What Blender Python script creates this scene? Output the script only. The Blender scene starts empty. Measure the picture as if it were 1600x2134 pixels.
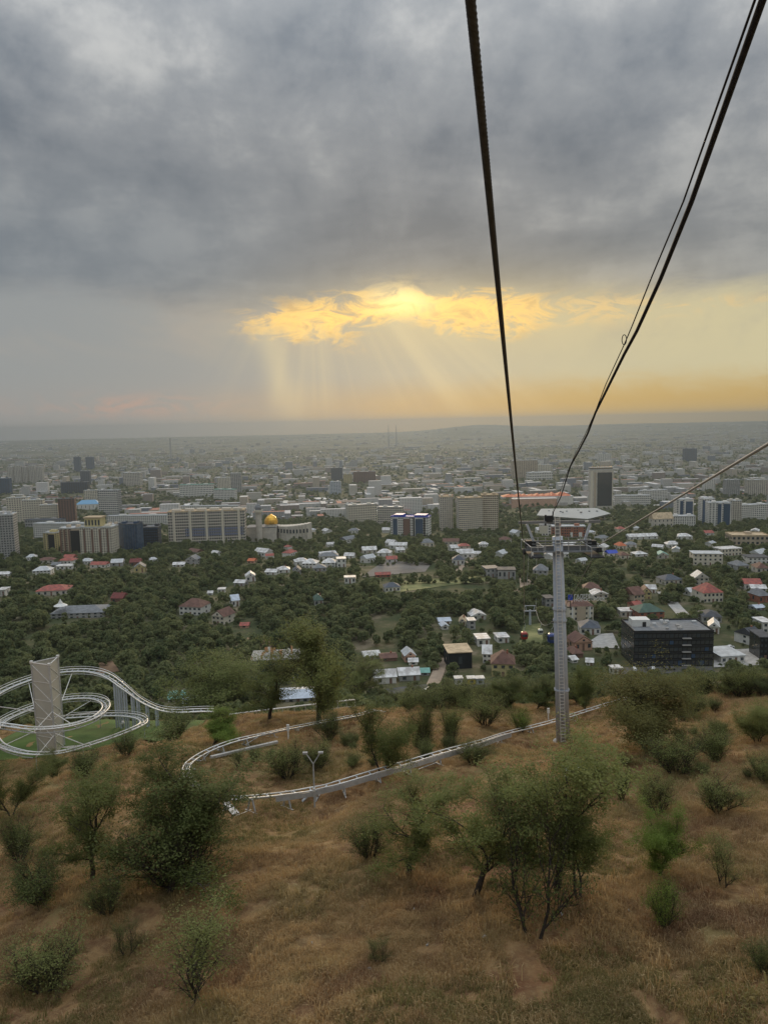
import bpy, math, random
import numpy as np
from mathutils import Vector, Matrix

sc = bpy.context.scene
COL = sc.collection
rad = math.radians

# ------------------------------------------------------------------ camera
F = 1541.0                       # focal length in photo pixels (26 mm equivalent)
CZ = 260.0                       # eye height above the lower city
PITCH, ROLL = rad(6.88), rad(1.2)
_f = Vector((0, math.cos(PITCH), -math.sin(PITCH)))
_r0 = Vector((1, 0, 0)); _u0 = Vector((0, math.sin(PITCH), math.cos(PITCH)))
_r = _r0 * math.cos(ROLL) - _u0 * math.sin(ROLL)
_u = _r0 * math.sin(ROLL) + _u0 * math.cos(ROLL)
cam_d = bpy.data.cameras.new('camera'); cam = bpy.data.objects.new('camera', cam_d)
COL.objects.link(cam); sc.camera = cam
cam_d.sensor_fit = 'VERTICAL'; cam_d.sensor_height = 36; cam_d.lens = 36 * F / 2134
cam_d.clip_start = 0.1; cam_d.clip_end = 120000
M = Matrix.Identity(4)
for i in range(3):
    M[i][0] = _r[i]; M[i][1] = _u[i]; M[i][2] = -_f[i]
M[2][3] = CZ
cam.matrix_world = M

# ------------------------------------------------------------------ render settings
sc.render.engine = 'CYCLES'
sc.view_settings.view_transform = 'Standard'; sc.view_settings.look = 'None'
sc.view_settings.gamma = 1; sc.view_settings.use_curve_mapping = False
sc.view_settings.exposure = 0.0
sc.cycles.use_denoising = True
sc.cycles.max_bounces = 5; sc.cycles.diffuse_bounces = 3; sc.cycles.glossy_bounces = 2
sc.cycles.transmission_bounces = 3; sc.cycles.transparent_max_bounces = 8; sc.cycles.volume_bounces = 1
sc.cycles.caustics_reflective = False; sc.cycles.caustics_refractive = False

# ------------------------------------------------------------------ small node language
class NT:
    def __init__(s, tree): s.t = tree
    def node(s, kind, **kw):
        n = s.t.nodes.new(kind)
        for k, v in kw.items(): setattr(n, k, v)
        return n
    def put(s, sock, v):
        if isinstance(v, E): s.t.links.new(v.s, sock)
        elif isinstance(v, bpy.types.NodeSocket): s.t.links.new(v, sock)
        else:
            if hasattr(sock, 'default_value'):
                try: sock.default_value = v
                except Exception: sock.default_value = tuple(v) + (1,)
    def math(s, op, a, b=None, c=None, clamp=False):
        n = s.node('ShaderNodeMath', operation=op, use_clamp=clamp)
        for i, v in enumerate((a, b, c)):
            if v is not None: s.put(n.inputs[i], v)
        return E(s, n.outputs[0])
    def smooth(s, a, b, x):
        n = s.node('ShaderNodeMapRange', interpolation_type='SMOOTHSTEP')
        s.put(n.inputs[0], x); s.put(n.inputs[1], a); s.put(n.inputs[2], b)
        return E(s, n.outputs[0])
    def mix(s, f, a, b, mode='MIX'):
        n = s.node('ShaderNodeMix', data_type='RGBA', blend_type=mode)
        s.put(n.inputs[0], f)
        for k, v in ((6, a), (7, b)):
            s.put(n.inputs[k], v if isinstance(v, (E, bpy.types.NodeSocket)) else (tuple(v) + (1,))[:4])
        return E(s, n.outputs[2])
    def noise(s, vec, scale, detail=4, rough=.55, dist=0, out=0):
        n = s.node('ShaderNodeTexNoise')
        if vec is not None: s.put(n.inputs['Vector'], vec)
        n.inputs['Scale'].default_value = scale; n.inputs['Detail'].default_value = detail
        n.inputs['Roughness'].default_value = rough; n.inputs['Distortion'].default_value = dist
        return E(s, n.outputs[out])
    def xyz(s, x, y, z):
        n = s.node('ShaderNodeCombineXYZ')
        for i, v in enumerate((x, y, z)): s.put(n.inputs[i], v)
        return E(s, n.outputs[0])
    def sep(s, v):
        n = s.node('ShaderNodeSeparateXYZ'); s.put(n.inputs[0], v)
        return [E(s, o) for o in n.outputs]
    def scalec(s, c, f):
        n = s.node('ShaderNodeVectorMath', operation='SCALE'); s.put(n.inputs[0], c); s.put(n.inputs[3], f)
        return E(s, n.outputs[0])
    def addc(s, a, b):
        n = s.node('ShaderNodeVectorMath', operation='ADD'); s.put(n.inputs[0], a); s.put(n.inputs[1], b)
        return E(s, n.outputs[0])
class E:
    def __init__(s, t, sock): s.t = t; s.s = sock
    def __add__(s, o): return s.t.math('ADD', s, o)
    __radd__ = __add__
    def __sub__(s, o): return s.t.math('SUBTRACT', s, o)
    def __rsub__(s, o): return s.t.math('SUBTRACT', o, s)
    def __mul__(s, o): return s.t.math('MULTIPLY', s, o)
    __rmul__ = __mul__
    def __truediv__(s, o): return s.t.math('DIVIDE', s, o)
    def __rtruediv__(s, o): return s.t.math('DIVIDE', o, s)
    def __pow__(s, o): return s.t.math('POWER', s, o)

# ------------------------------------------------------------------ sky
SUN_EL, SUN_AZ = 9.5, 1.5        # degrees; azimuth measured from +Y towards +X
world = bpy.data.worlds.new('World'); sc.world = world; world.use_nodes = True
wt = NT(world.node_tree); world.node_tree.nodes.clear()
tc = wt.node('ShaderNodeTexCoord')
dx, dy, dz = wt.sep(tc.outputs['Generated'])
el = wt.math('ARCSINE', dz) * (180 / math.pi) - .5
az = wt.math('ARCTAN2', dx, dy) * (180 / math.pi)
dzp = wt.math('MAXIMUM', dz, 0.0) + 0.13
pv = wt.xyz(dx / dzp, dy / dzp, 0.37)
n1 = wt.noise(pv, 1.05, 7, .55, .35)
n2 = wt.noise(pv, 3.1, 7, .6, .2)
warp = wt.noise(wt.xyz(az * .055, el * .14, 3.0), 1.0, 6, .6, .8)
fine = wt.noise(wt.xyz(az * .16, el * .42, 7.0), 1.6, 8, .62, 1.4)
n3 = wt.noise(tc.outputs['Generated'], 4.2, 8, .58, .15)
n4 = wt.noise(tc.outputs['Generated'], 10.0, 7, .58, .2)
dens = n1 * .34 + n2 * .12 + n3 * .32 + n4 * .22
deck = wt.mix(wt.smooth(.41, .51, dens), (.165, .187, .214), (.262, .278, .296))
deck = wt.mix(wt.smooth(.49, .60, dens), deck, (.45, .455, .45))
# overhead the deck gets extra brightness, past a natural overcast, to light the ground
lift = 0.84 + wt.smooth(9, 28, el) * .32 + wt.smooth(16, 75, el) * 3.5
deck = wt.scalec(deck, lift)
deck = wt.mix(wt.smooth(21, 11, el) * wt.smooth(10, -18, az) * .62, deck, (.175, .206, .238))
deck = wt.mix(wt.smooth(20, 9, el) * wt.smooth(-14, 14, az) * .35, deck, (.262, .262, .245))
# clear-ish band between the deck and the horizon
side = wt.smooth(-14, 28, az + (warp - .5) * 18)
band = wt.mix(side, (.30, .315, .32), (.63, .56, .345))
band = wt.mix(wt.smooth(.47, .60, n4 * .5 + warp * .5) * wt.smooth(2.5, 6, el) * wt.smooth(2, 14, az) * .55, band, (.40, .385, .315))
band = wt.mix(wt.smooth(.42, .64, warp) * wt.smooth(3.5, 6, el) * wt.smooth(8, -6, az) * .8, band, (.37, .345, .315))
low = wt.mix(wt.smooth(-20, 18, az + (fine - .5) * 12), (.31, .315, .315), (.565, .37, .115))
band = wt.mix(wt.smooth(3.4, .7, el + (fine - .5) * 1.6) * .9, band, low)
pink = wt.math('EXPONENT', 0 - (((az + 19) / 6.5) ** 2.0 + ((el - 1.1) / .75) ** 2.0))
band = wt.mix(pink * wt.smooth(.38, .6, fine) * .75, band, (.50, .33, .27))
cov = wt.smooth(7.4, 10.4, el + (warp - .5) * 5.0 + (fine - .5) * 1.6 + wt.smooth(6, 20, az) * 1.2)
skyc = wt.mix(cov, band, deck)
# warm light spilling round the gap
spill = wt.math('EXPONENT', 0 - (((az - 7) / 14.0) ** 2.0 + ((el - 7.2) / 2.8) ** 2.0))
skyc = wt.mix(spill * .55, skyc, (.78, .61, .29))
# the torn gap itself with sun behind it
gx = (az - 1.6) / 12.2
gy = (el - 7.9 + gx * gx * .5 + (warp - .5) * 3.6 + (n4 - .5) * 3.0) / 1.5
gap = wt.math('EXPONENT', 0 - (gx ** 4.0 + gy * gy))
ridge = 1.0 - wt.math('ABSOLUTE', fine * 2.0 - 1.0)
ridge = wt.smooth(.66, 1.0, ridge)
gm = wt.smooth(.16, 1.1, gap + (fine - .5) * 2.4 + (n4 - .5) * 1.2) * wt.smooth(.06, .40, gap)
skyc = wt.mix(gm * .80, skyc, (.86, .53, .16))
skyc = wt.mix(gm * ridge * .95, skyc, (1.25, .80, .22))
core = wt.math('EXPONENT', 0 - (((az - 1.6) / 2.6) ** 2.0 + ((el - 8.5) / 1.1) ** 2.0))
skyc = wt.mix(core * wt.smooth(.30, .62, fine) * .9, skyc, (1.5, 1.12, .46))
# shafts of light fanning down from the gap
ang = wt.math('ARCTAN2', az + 5.0, 15.0 - el)
rays = wt.smooth(.44, .66, wt.noise(wt.xyz(ang * 2.6, 4.3, 0.0), 1.5, 3, .6))
rm = rays * wt.smooth(8.2, 6.2, el) * wt.smooth(-1.5, 2.5, el) * wt.smooth(19, 5, wt.math('ABSOLUTE', az - 4))
shaft = wt.math('EXPONENT', 0 - ((az + 8.6 - (7.5 - el) * .22) / 1.15) ** 2.0) * wt.smooth(7.6, 5.6, el) * wt.smooth(-3, 3, el)
skyc = wt.mix(rm * .34 + shaft * .36, skyc, (.82, .68, .38))
streak = wt.math('EXPONENT', 0 - (((az - 20) / 9.0) ** 2.0 + ((el - 7.0 + (warp - .5) * 1.5) / .45) ** 2.0))
far_gold = wt.math('EXPONENT', 0 - (((az - 15) / 6.0) ** 2.0 + ((el - 7.2 + (warp - .5) * 3.0) / .9) ** 2.0))
skyc = wt.mix(far_gold * wt.smooth(.48, .62, fine) * .8, skyc, (.92, .64, .27))
skyc = wt.mix(streak * wt.smooth(.45, .6, fine) * .7, skyc, (.80, .58, .27))
nish = wt.node('ShaderNodeTexSky', sky_type='NISHITA', sun_disc=False)
nish.sun_elevation = rad(SUN_EL); nish.sun_rotation = rad(SUN_AZ)
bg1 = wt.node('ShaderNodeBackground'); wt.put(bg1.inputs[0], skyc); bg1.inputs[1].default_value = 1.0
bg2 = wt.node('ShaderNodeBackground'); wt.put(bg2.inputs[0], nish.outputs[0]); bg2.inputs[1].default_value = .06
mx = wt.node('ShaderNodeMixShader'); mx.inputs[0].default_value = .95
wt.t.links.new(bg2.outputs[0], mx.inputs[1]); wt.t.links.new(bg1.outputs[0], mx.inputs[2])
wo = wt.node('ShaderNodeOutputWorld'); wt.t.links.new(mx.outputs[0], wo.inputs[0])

sun_d = bpy.data.lights.new('sun', 'SUN'); sun_d.energy = 1.5; sun_d.angle = rad(14); sun_d.color = (1, .74, .44)
sun = bpy.data.objects.new('sun', sun_d); COL.objects.link(sun)
_sd = Vector((math.sin(rad(SUN_AZ)) * math.cos(rad(SUN_EL)), math.cos(rad(SUN_AZ)) * math.cos(rad(SUN_EL)), math.sin(rad(SUN_EL))))
sun.rotation_euler = _sd.to_track_quat('Z', 'Y').to_euler()

# ------------------------------------------------------------------ projection helpers
def ray(px, py):
    return _f + _r * ((px - 800) / F) - _u * ((py - 1067) / F)
def at(px, py, Y):
    d = ray(px, py); t = Y / d.y
    return Vector((d.x * t, Y, CZ + d.z * t))
def proj(p):
    v = Vector((p[0], p[1], p[2] - CZ)); w = v.dot(_f)
    return 800 + F * v.dot(_r) / w, 1067 - F * v.dot(_u) / w

# ------------------------------------------------------------------ terrain height
def vnoise(x, y, seed=0):
    x = np.asarray(x, float); y = np.asarray(y, float)
    xi = np.floor(x); yi = np.floor(y); fx = x - xi; fy = y - yi
    fx = fx * fx * (3 - 2 * fx); fy = fy * fy * (3 - 2 * fy)
    def hsh(a, b):
        v = np.sin(a * 127.1 + b * 311.7 + seed * 74.7) * 43758.5453
        return v - np.floor(v)
    return ((hsh(xi, yi) * (1 - fx) + hsh(xi + 1, yi) * fx) * (1 - fy) + (hsh(xi, yi + 1) * (1 - fx) + hsh(xi + 1, yi + 1) * fx) * fy) * 2 - 1
PROF = np.array([(-80, 4), (0, 14), (22, 18), (30, 19.8), (40, 23), (50, 25.8), (66, 29.6), (85, 33.6), (110, 44.5), (150, 66), (230, 101), (280, 111.5),
                 (330, 115.5), (400, 118), (480, 122), (680, 135), (900, 155), (1150, 178), (1750, 228), (2500, 256), (4000, 295), (8000, 345),
                 (16500, 392)], float)
PROF[:, 1] -= .00973 * np.maximum(PROF[:, 0], 0)
def base_drop(y):
    y = np.asarray(y, float); s = 0
    w = np.maximum(3, np.abs(y) * .06)
    for k in (-1, -.5, 0, .5, 1): s = s + np.interp(y + k * w, PROF[:, 0], PROF[:, 1])
    return s / 5
CTRL = [(-200, 2134, 28), (0, 2134, 27), (400, 2134, 24.5), (800, 2134, 22.5), (1200, 2134, 21.5), (1600, 2134, 20.5), (1800, 2134, 20),
        (0, 1900, 36), (400, 1900, 33), (800, 1900, 30), (1200, 1870, 30), (1600, 1900, 27),
        (0, 1740, 46), (300, 1740, 43), (560, 1740, 41), (800, 1740, 39), (1200, 1700, 41), (1600, 1700, 37),
        (150, 1625, 55), (330, 1548, 62), (240, 1580, 59), (60, 1645, 54), (-120, 1670, 55), (400, 1590, 58),
        (470, 1690, 47), (650, 1680, 48), (800, 1640, 50), (1000, 1600, 53), (1172, 1548, 66), (1350, 1555, 57), (1600, 1550, 50), (1800, 1540, 50),
        (500, 1575, 61), (600, 1535, 69), (800, 1530, 70), (1000, 1490, 78), (1250, 1478, 82), (1450, 1445, 76), (1600, 1432, 72), (1850, 1420, 72),
        (450, 1495, 85), (600, 1490, 86), (800, 1478, 88), (1000, 1470, 90),
        (150, 1630, 62), (150, 1628, 72), (150, 1606, 84), (60, 1652, 62), (60, 1652, 72), (60, 1622, 85), (-60, 1684, 60), (-60, 1684, 72), (-60, 1642, 86), (-200, 1690, 60), (-200, 1690, 72),
        (260, 1574, 66), (260, 1576, 76), (250, 1562, 88), (335, 1552, 70), (335, 1556, 80), (335, 1550, 90), (95, 1562, 98), (230, 1530, 104), (180, 1508, 114), (320, 1535, 100), (-40, 1580, 96), (-200, 1590, 96)]
_cp = []; _cv = []
for (px, py, Y) in CTRL:
    p = at(px, py, Y); _cp.append((p.x, Y)); _cv.append((CZ - p.z) - float(base_drop(Y)))
for X in (-130, -70, 0, 70, 130):
    for Y in (165, 230): _cp.append((X, Y)); _cv.append(0)
for X in (-60, 0, 60):
    for Y in (-40, 2): _cp.append((X, Y)); _cv.append(0)
_cp = np.array(_cp) / 50; _cv = np.array(_cv)
def _k(r2): return np.where(r2 > 0, r2 * np.log(np.maximum(r2, 1e-12)), 0)
_n = len(_cp); _A = np.zeros((_n + 3, _n + 3))
_A[:_n, :_n] = _k(((_cp[:, None] - _cp[None]) ** 2).sum(2)) + np.eye(_n) * .006
_A[:_n, _n] = 1; _A[:_n, _n + 1:] = _cp; _A[_n, :_n] = 1; _A[_n + 1:, :_n] = _cp.T
_W = np.linalg.solve(_A, np.concatenate([_cv, [0, 0, 0]]))
def sstep(a, b, x):
    t = np.clip((x - a) / (b - a), 0, 1); return t * t * (3 - 2 * t)
def hz(x, y):
    x = np.atleast_1d(np.asarray(x, float)); y = np.atleast_1d(np.asarray(y, float))
    d = base_drop(y)
    near = (y < 260) & (np.abs(x) < 400)
    if near.any():
        P = np.stack([np.clip(x[near], -140, 140), np.clip(y[near], -60, 260)], 1) / 50
        K = _k(((P[:, None] - _cp[None]) ** 2).sum(2))
        res = K @ _W[:_n] + _W[_n] + P @ _W[_n + 1:]
        fade = (1 - sstep(150, 240, y[near])) * (1 - sstep(100, 220, np.abs(x[near]))) * sstep(-40, 10, y[near])
        d[near] += res * fade
    nf = 1 - sstep(120, 220, y)
    d += nf * (vnoise(x / 6, y / 6, 1) * .50 + vnoise(x / 2.1, y / 2.1, 2) * .28 + vnoise(x / .8, y / .8, 3) * .11)
    d += sstep(260, 480, y) * (vnoise(x / 130, y / 130, 5) * 2.2 + vnoise(x / 45, y / 45, 6) * .7)
    far = sstep(11500, 16000, y); t_ = x / np.maximum(y, 1)
    d -= far * (vnoise(x / 2600, y / 5000, 8) * 22 + vnoise(x / 700, y / 3000, 9) * 6 + 90 * sstep(-.02, .16, t_) + 70 * np.exp(-((t_ - .13) / .05) ** 2))
    return CZ - d
def h1(x, y): return float(hz(x, y)[0])
_YS = np.concatenate([np.arange(12, 140, .5), 140 * 1.012 ** np.arange(0, 455)])
def ground(px, py):
    d = ray(px, py); Xs = d.x / d.y * _YS; Zs = CZ + d.z / d.y * _YS
    g = Zs - hz(Xs, _YS); idx = np.where(g < 0)[0]
    if len(idx) == 0: Y = 20000.
    else:
        i = idx[0]
        if i == 0: Y = _YS[0]
        else: Y = _YS[i - 1] + (_YS[i] - _YS[i - 1]) * g[i - 1] / (g[i - 1] - g[i])
    x = d.x / d.y * Y
    return Vector((x, Y, h1(x, Y)))

# ------------------------------------------------------------------ materials
MATS = {}
def mat(name, col, rough=.8, var=.18, scale=.6, metal=0., spec=.3, col2=None, bump=0.):
    if name in MATS: return MATS[name]
    m = bpy.data.materials.new(name); m.use_nodes = True; t = NT(m.node_tree)
    b = m.node_tree.nodes['Principled BSDF']
    g = t.node('ShaderNodeTexCoord')
    nz = t.noise(g.outputs['Object'], scale, 5, .6)
    c2 = col2 or tuple(c * (1 - var) for c in col)
    c1 = tuple(min(1, c * (1 + var * .6)) for c in col)
    t.put(b.inputs['Base Color'], t.mix(t.smooth(.35, .65, nz), c2, c1))
    b.inputs['Roughness'].default_value = rough; b.inputs['Metallic'].default_value = metal
    b.inputs['Specular IOR Level'].default_value = spec
    if bump:
        bn = t.node('ShaderNodeBump'); bn.inputs['Strength'].default_value = bump
        t.put(bn.inputs['Height'], t.noise(g.outputs['Object'], scale * 6, 4)); t.t.links.new(bn.outputs[0], b.inputs['Normal'])
    MATS[name] = m
    return m
def leaf_mat(name, c1, c2, c3=None):
    m = bpy.data.materials.new(name); m.use_nodes = True; t = NT(m.node_tree); nd = m.node_tree.nodes
    b = nd['Principled BSDF']; out = nd['Material Output']
    oi = t.node('ShaderNodeObjectInfo'); g = t.node('ShaderNodeNewGeometry')
    c = t.mix(E(t, oi.outputs['Random']), c1, c2)
    rp = E(t, g.outputs['Random Per Island'])
    c = t.mix(t.smooth(.25, 1, rp) * .6, c, c3 or tuple(min(1, v * 1.7) for v in c2))
    t.put(b.inputs['Base Color'], c); b.inputs['Roughness'].default_value = .7; b.inputs['Specular IOR Level'].default_value = .18
    tr = t.node('ShaderNodeBsdfTranslucent'); t.put(tr.inputs[0], t.scalec(c, 1.1))
    ms = t.node('ShaderNodeMixShader'); ms.inputs[0].default_value = .42
    t.t.links.new(b.outputs[0], ms.inputs[1]); t.t.links.new(tr.outputs[0], ms.inputs[2]); t.t.links.new(ms.outputs[0], out.inputs[0])
    MATS[name] = m
    return m
mat('bark', (.06, .048, .038), .9, .4, 3)
leaf_mat('leaf_sage', (.145, .180, .050), (.195, .220, .070), (.27, .28, .11))
leaf_mat('leaf_dark', (.095, .125, .036), (.135, .160, .050), (.19, .21, .08))
leaf_mat('leaf_bright', (.14, .21, .035), (.18, .24, .05), (.24, .30, .08))
leaf_mat('leaf_olive', (.125, .125, .040), (.155, .150, .050), (.20, .19, .07))
leaf_mat('leaf_wood', (.080, .115, .046), (.205, .225, .096), (.23, .25, .12))
leaf_mat('grass_dry', (.27, .190, .095), (.44, .31, .15), (.62, .50, .29))
leaf_mat('grass_green', (.17, .155, .055), (.22, .19, .075), (.32, .26, .11))
mat('galv', (.52, .54, .55), .5, .12, 2, .4, .5)
mat('pylon_grey', (.47, .51, .57), .6, .08, .9, .05, .4, bump=.05)
mat('head_grey', (.19, .20, .21), .6, .1, .9, .1, .4)
mat('dark_steel', (.035, .037, .04), .6, .2, 2, .3)
mat('rail_white', (.72, .72, .70), .5, .1, 3, .35, .5)
mat('rope', (.055, .060, .070), .7, .2, 30, .1, .3)
mat('rope_pale', (.34, .35, .35), .7, .1, 10, .1, .3)  # paler copy of rope: light from the sky is put into the colour
mat('cable_black', (.028, .031, .042), .8, .2, 10, 0, .1)
mat('white_paint', (.75, .75, .72), .6, .08, 1)
mat('roof_white', (.68, .68, .67), .55, .30, .30, col2=(.44, .42, .40))
mat('roof_pale', (.55, .57, .58), .5, .2, .3)
mat('roof_bluepale', (.52, .58, .66), .5, .15, .4)
mat('roof_grey', (.20, .21, .22), .7, .2, .4)
mat('roof_dark', (.075, .08, .09), .7, .2, .4)
mat('roof_slate', (.085, .10, .125), .6, .2, .4)
mat('roof_red', (.38, .105, .08), .65, .2, .4, col2=(.24, .085, .07))
mat('roof_orange', (.56, .16, .07), .65, .15, .4)
mat('roof_brown', (.16, .085, .065), .7, .25, .4)
mat('roof_darkred', (.17, .045, .04), .7, .2, .4)
mat('roof_green', (.075, .13, .10), .65, .2, .4)
mat('roof_teal', (.20, .42, .36), .6, .15, .4)
mat('roof_beige', (.55, .43, .28), .85, .25, .3)
mat('roof_blue', (.03, .07, .45), .5, .1, .4)
mat('roof_sky', (.18, .40, .62), .5, .1, .4)
mat('wall_white', (.72, .71, .67), .85, .1, .3)
mat('wall_cream', (.68, .63, .52), .85, .12, .3)
mat('wall_yellow', (.55, .47, .24), .85, .12, .3)
mat('wall_pink', (.58, .36, .26), .85, .12, .3)
mat('wall_beige', (.58, .54, .47), .85, .12, .2)
mat('wall_tan', (.48, .40, .30), .85, .15, .2)
mat('wall_grey', (.38, .38, .37), .85, .15, .3)
mat('wall_brown', (.20, .12, .09), .8, .15, .3)
mat('wall_brick', (.34, .14, .09), .85, .2, .5)
mat('concrete', (.42, .41, .39), .9, .2, .5)
mat('dark_facade', (.030, .031, .034), .25, .2, .3, .1, .6)
mat('dark_pane', (.055, .058, .062), .12, .3, .5, .1, .8)
mat('net_green', (.02, .045, .042), .9, .25, .5)
mat('net_black', (.018, .022, .026), .9, .2, .5)
mat('glass', (.045, .055, .065), .15, .3, .4, 0, .7)
mat('glass_blue', (.05, .09, .16), .15, .25, .3, .1, .8)
mat('asphalt', (.11, .11, .11), .95, .15, .1)
mat('dirt_road', (.40, .31, .23), .95, .15, .15)
mat('gravel_field', (.21, .19, .17), .95, .2, .04)
mat('dry_field', (.24, .23, .10), .95, .5, .06, col2=(.10, .12, .045))
mat('bare_soil', (.25, .16, .10), .95, .3, .05)
mat('lawn', (.062, .112, .022), .9, .25, .2)
mat('gold', (.80, .45, .06), .32, .1, 1, .7, .6)
mat('palace', (.43, .44, .42), .5, .06, .05)
mat('bronze', (.22, .19, .15), .6, .1, .2)
mat('tyre', (.015, .015, .015), .8)
mat('car_white', (.75, .75, .75), .25, .03, 1, 0, .6)
mat('car_black', (.02, .02, .022), .2, .03, 1, 0, .6)
mat('car_red', (.35, .03, .025), .3, .05, 1, 0, .6)
mat('car_blue', (.03, .06, .22), .3, .05, 1, 0, .6)
mat('cabin_pale', (.55, .57, .50), .35, .05, 1, 0, .5)
mat('yellow', (.75, .50, .03), .6)
mat('timber', (.45, .25, .13), .9, .3, .5)
mat('balcony_blue', (.22, .25, .36), .7, .1, .4)

def drift(name, cols, sc_):
    m = MATS[name]; t = NT(m.node_tree); nd = m.node_tree.nodes
    oi = t.node('ShaderNodeObjectInfo'); g = t.node('ShaderNodeNewGeometry')
    z = t.noise(oi.outputs['Location'], sc_, 5, .65); w = t.noise(oi.outputs['Location'], sc_ * 5, 3, .6)
    c = t.mix(t.smooth(.36, .50, z), cols[0], cols[1]); c = t.mix(t.smooth(.50, .62, z), c, cols[2])
    c = t.mix(t.smooth(.45, .7, w) * .55, c, cols[3])
    c = t.mix(t.smooth(.55, 1, E(t, g.outputs['Random Per Island'])) * .5, c, cols[4])
    t.put(nd['Principled BSDF'].inputs['Base Color'], c)
    for n in nd:
        if n.type == 'BSDF_TRANSLUCENT': t.put(n.inputs[0], c)
drift('grass_dry', [(.23, .130, .070), (.43, .295, .140), (.27, .215, .090), (.50, .365, .185), (.66, .53, .32)], .16)

# translucent net on the triangular tower
def net_mat():
    m = bpy.data.materials.new('tower_net'); m.use_nodes = True; t = NT(m.node_tree); nd = m.node_tree.nodes
    b = nd['Principled BSDF']; g = t.node('ShaderNodeTexCoord')
    t.put(b.inputs['Base Color'], t.mix(t.noise(g.outputs['Object'], .7, 4), (.52, .50, .43), (.66, .63, .54)))
    b.inputs['Roughness'].default_value = .9; b.inputs['Alpha'].default_value = .62
    MATS['tower_net'] = m
net_mat()

# far blocks: wall colour from a face attribute, window rows by real UV metres
def far_mat():
    m = bpy.data.materials.new('far_blocks'); m.use_nodes = True; t = NT(m.node_tree); nd = m.node_tree.nodes
    b = nd['Principled BSDF']
    at_ = t.node('ShaderNodeAttribute', attribute_name='paint'); uv = t.node('ShaderNodeUVMap')
    u, v, _ = t.sep(uv.outputs[0])
    wu = t.math('FRACT', u / 3.4); wv = t.math('FRACT', v / 3.1)
    win = t.math('GREATER_THAN', wu, .42) * t.math('GREATER_THAN', wv, .40) * t.math('GREATER_THAN', v, .5)
    t.put(b.inputs['Base Color'], t.mix(win * .75, E(t, at_.outputs['Color']), (.07, .08, .09)))
    b.inputs['Roughness'].default_value = .8
    MATS['far_blocks'] = m
far_mat()

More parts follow.
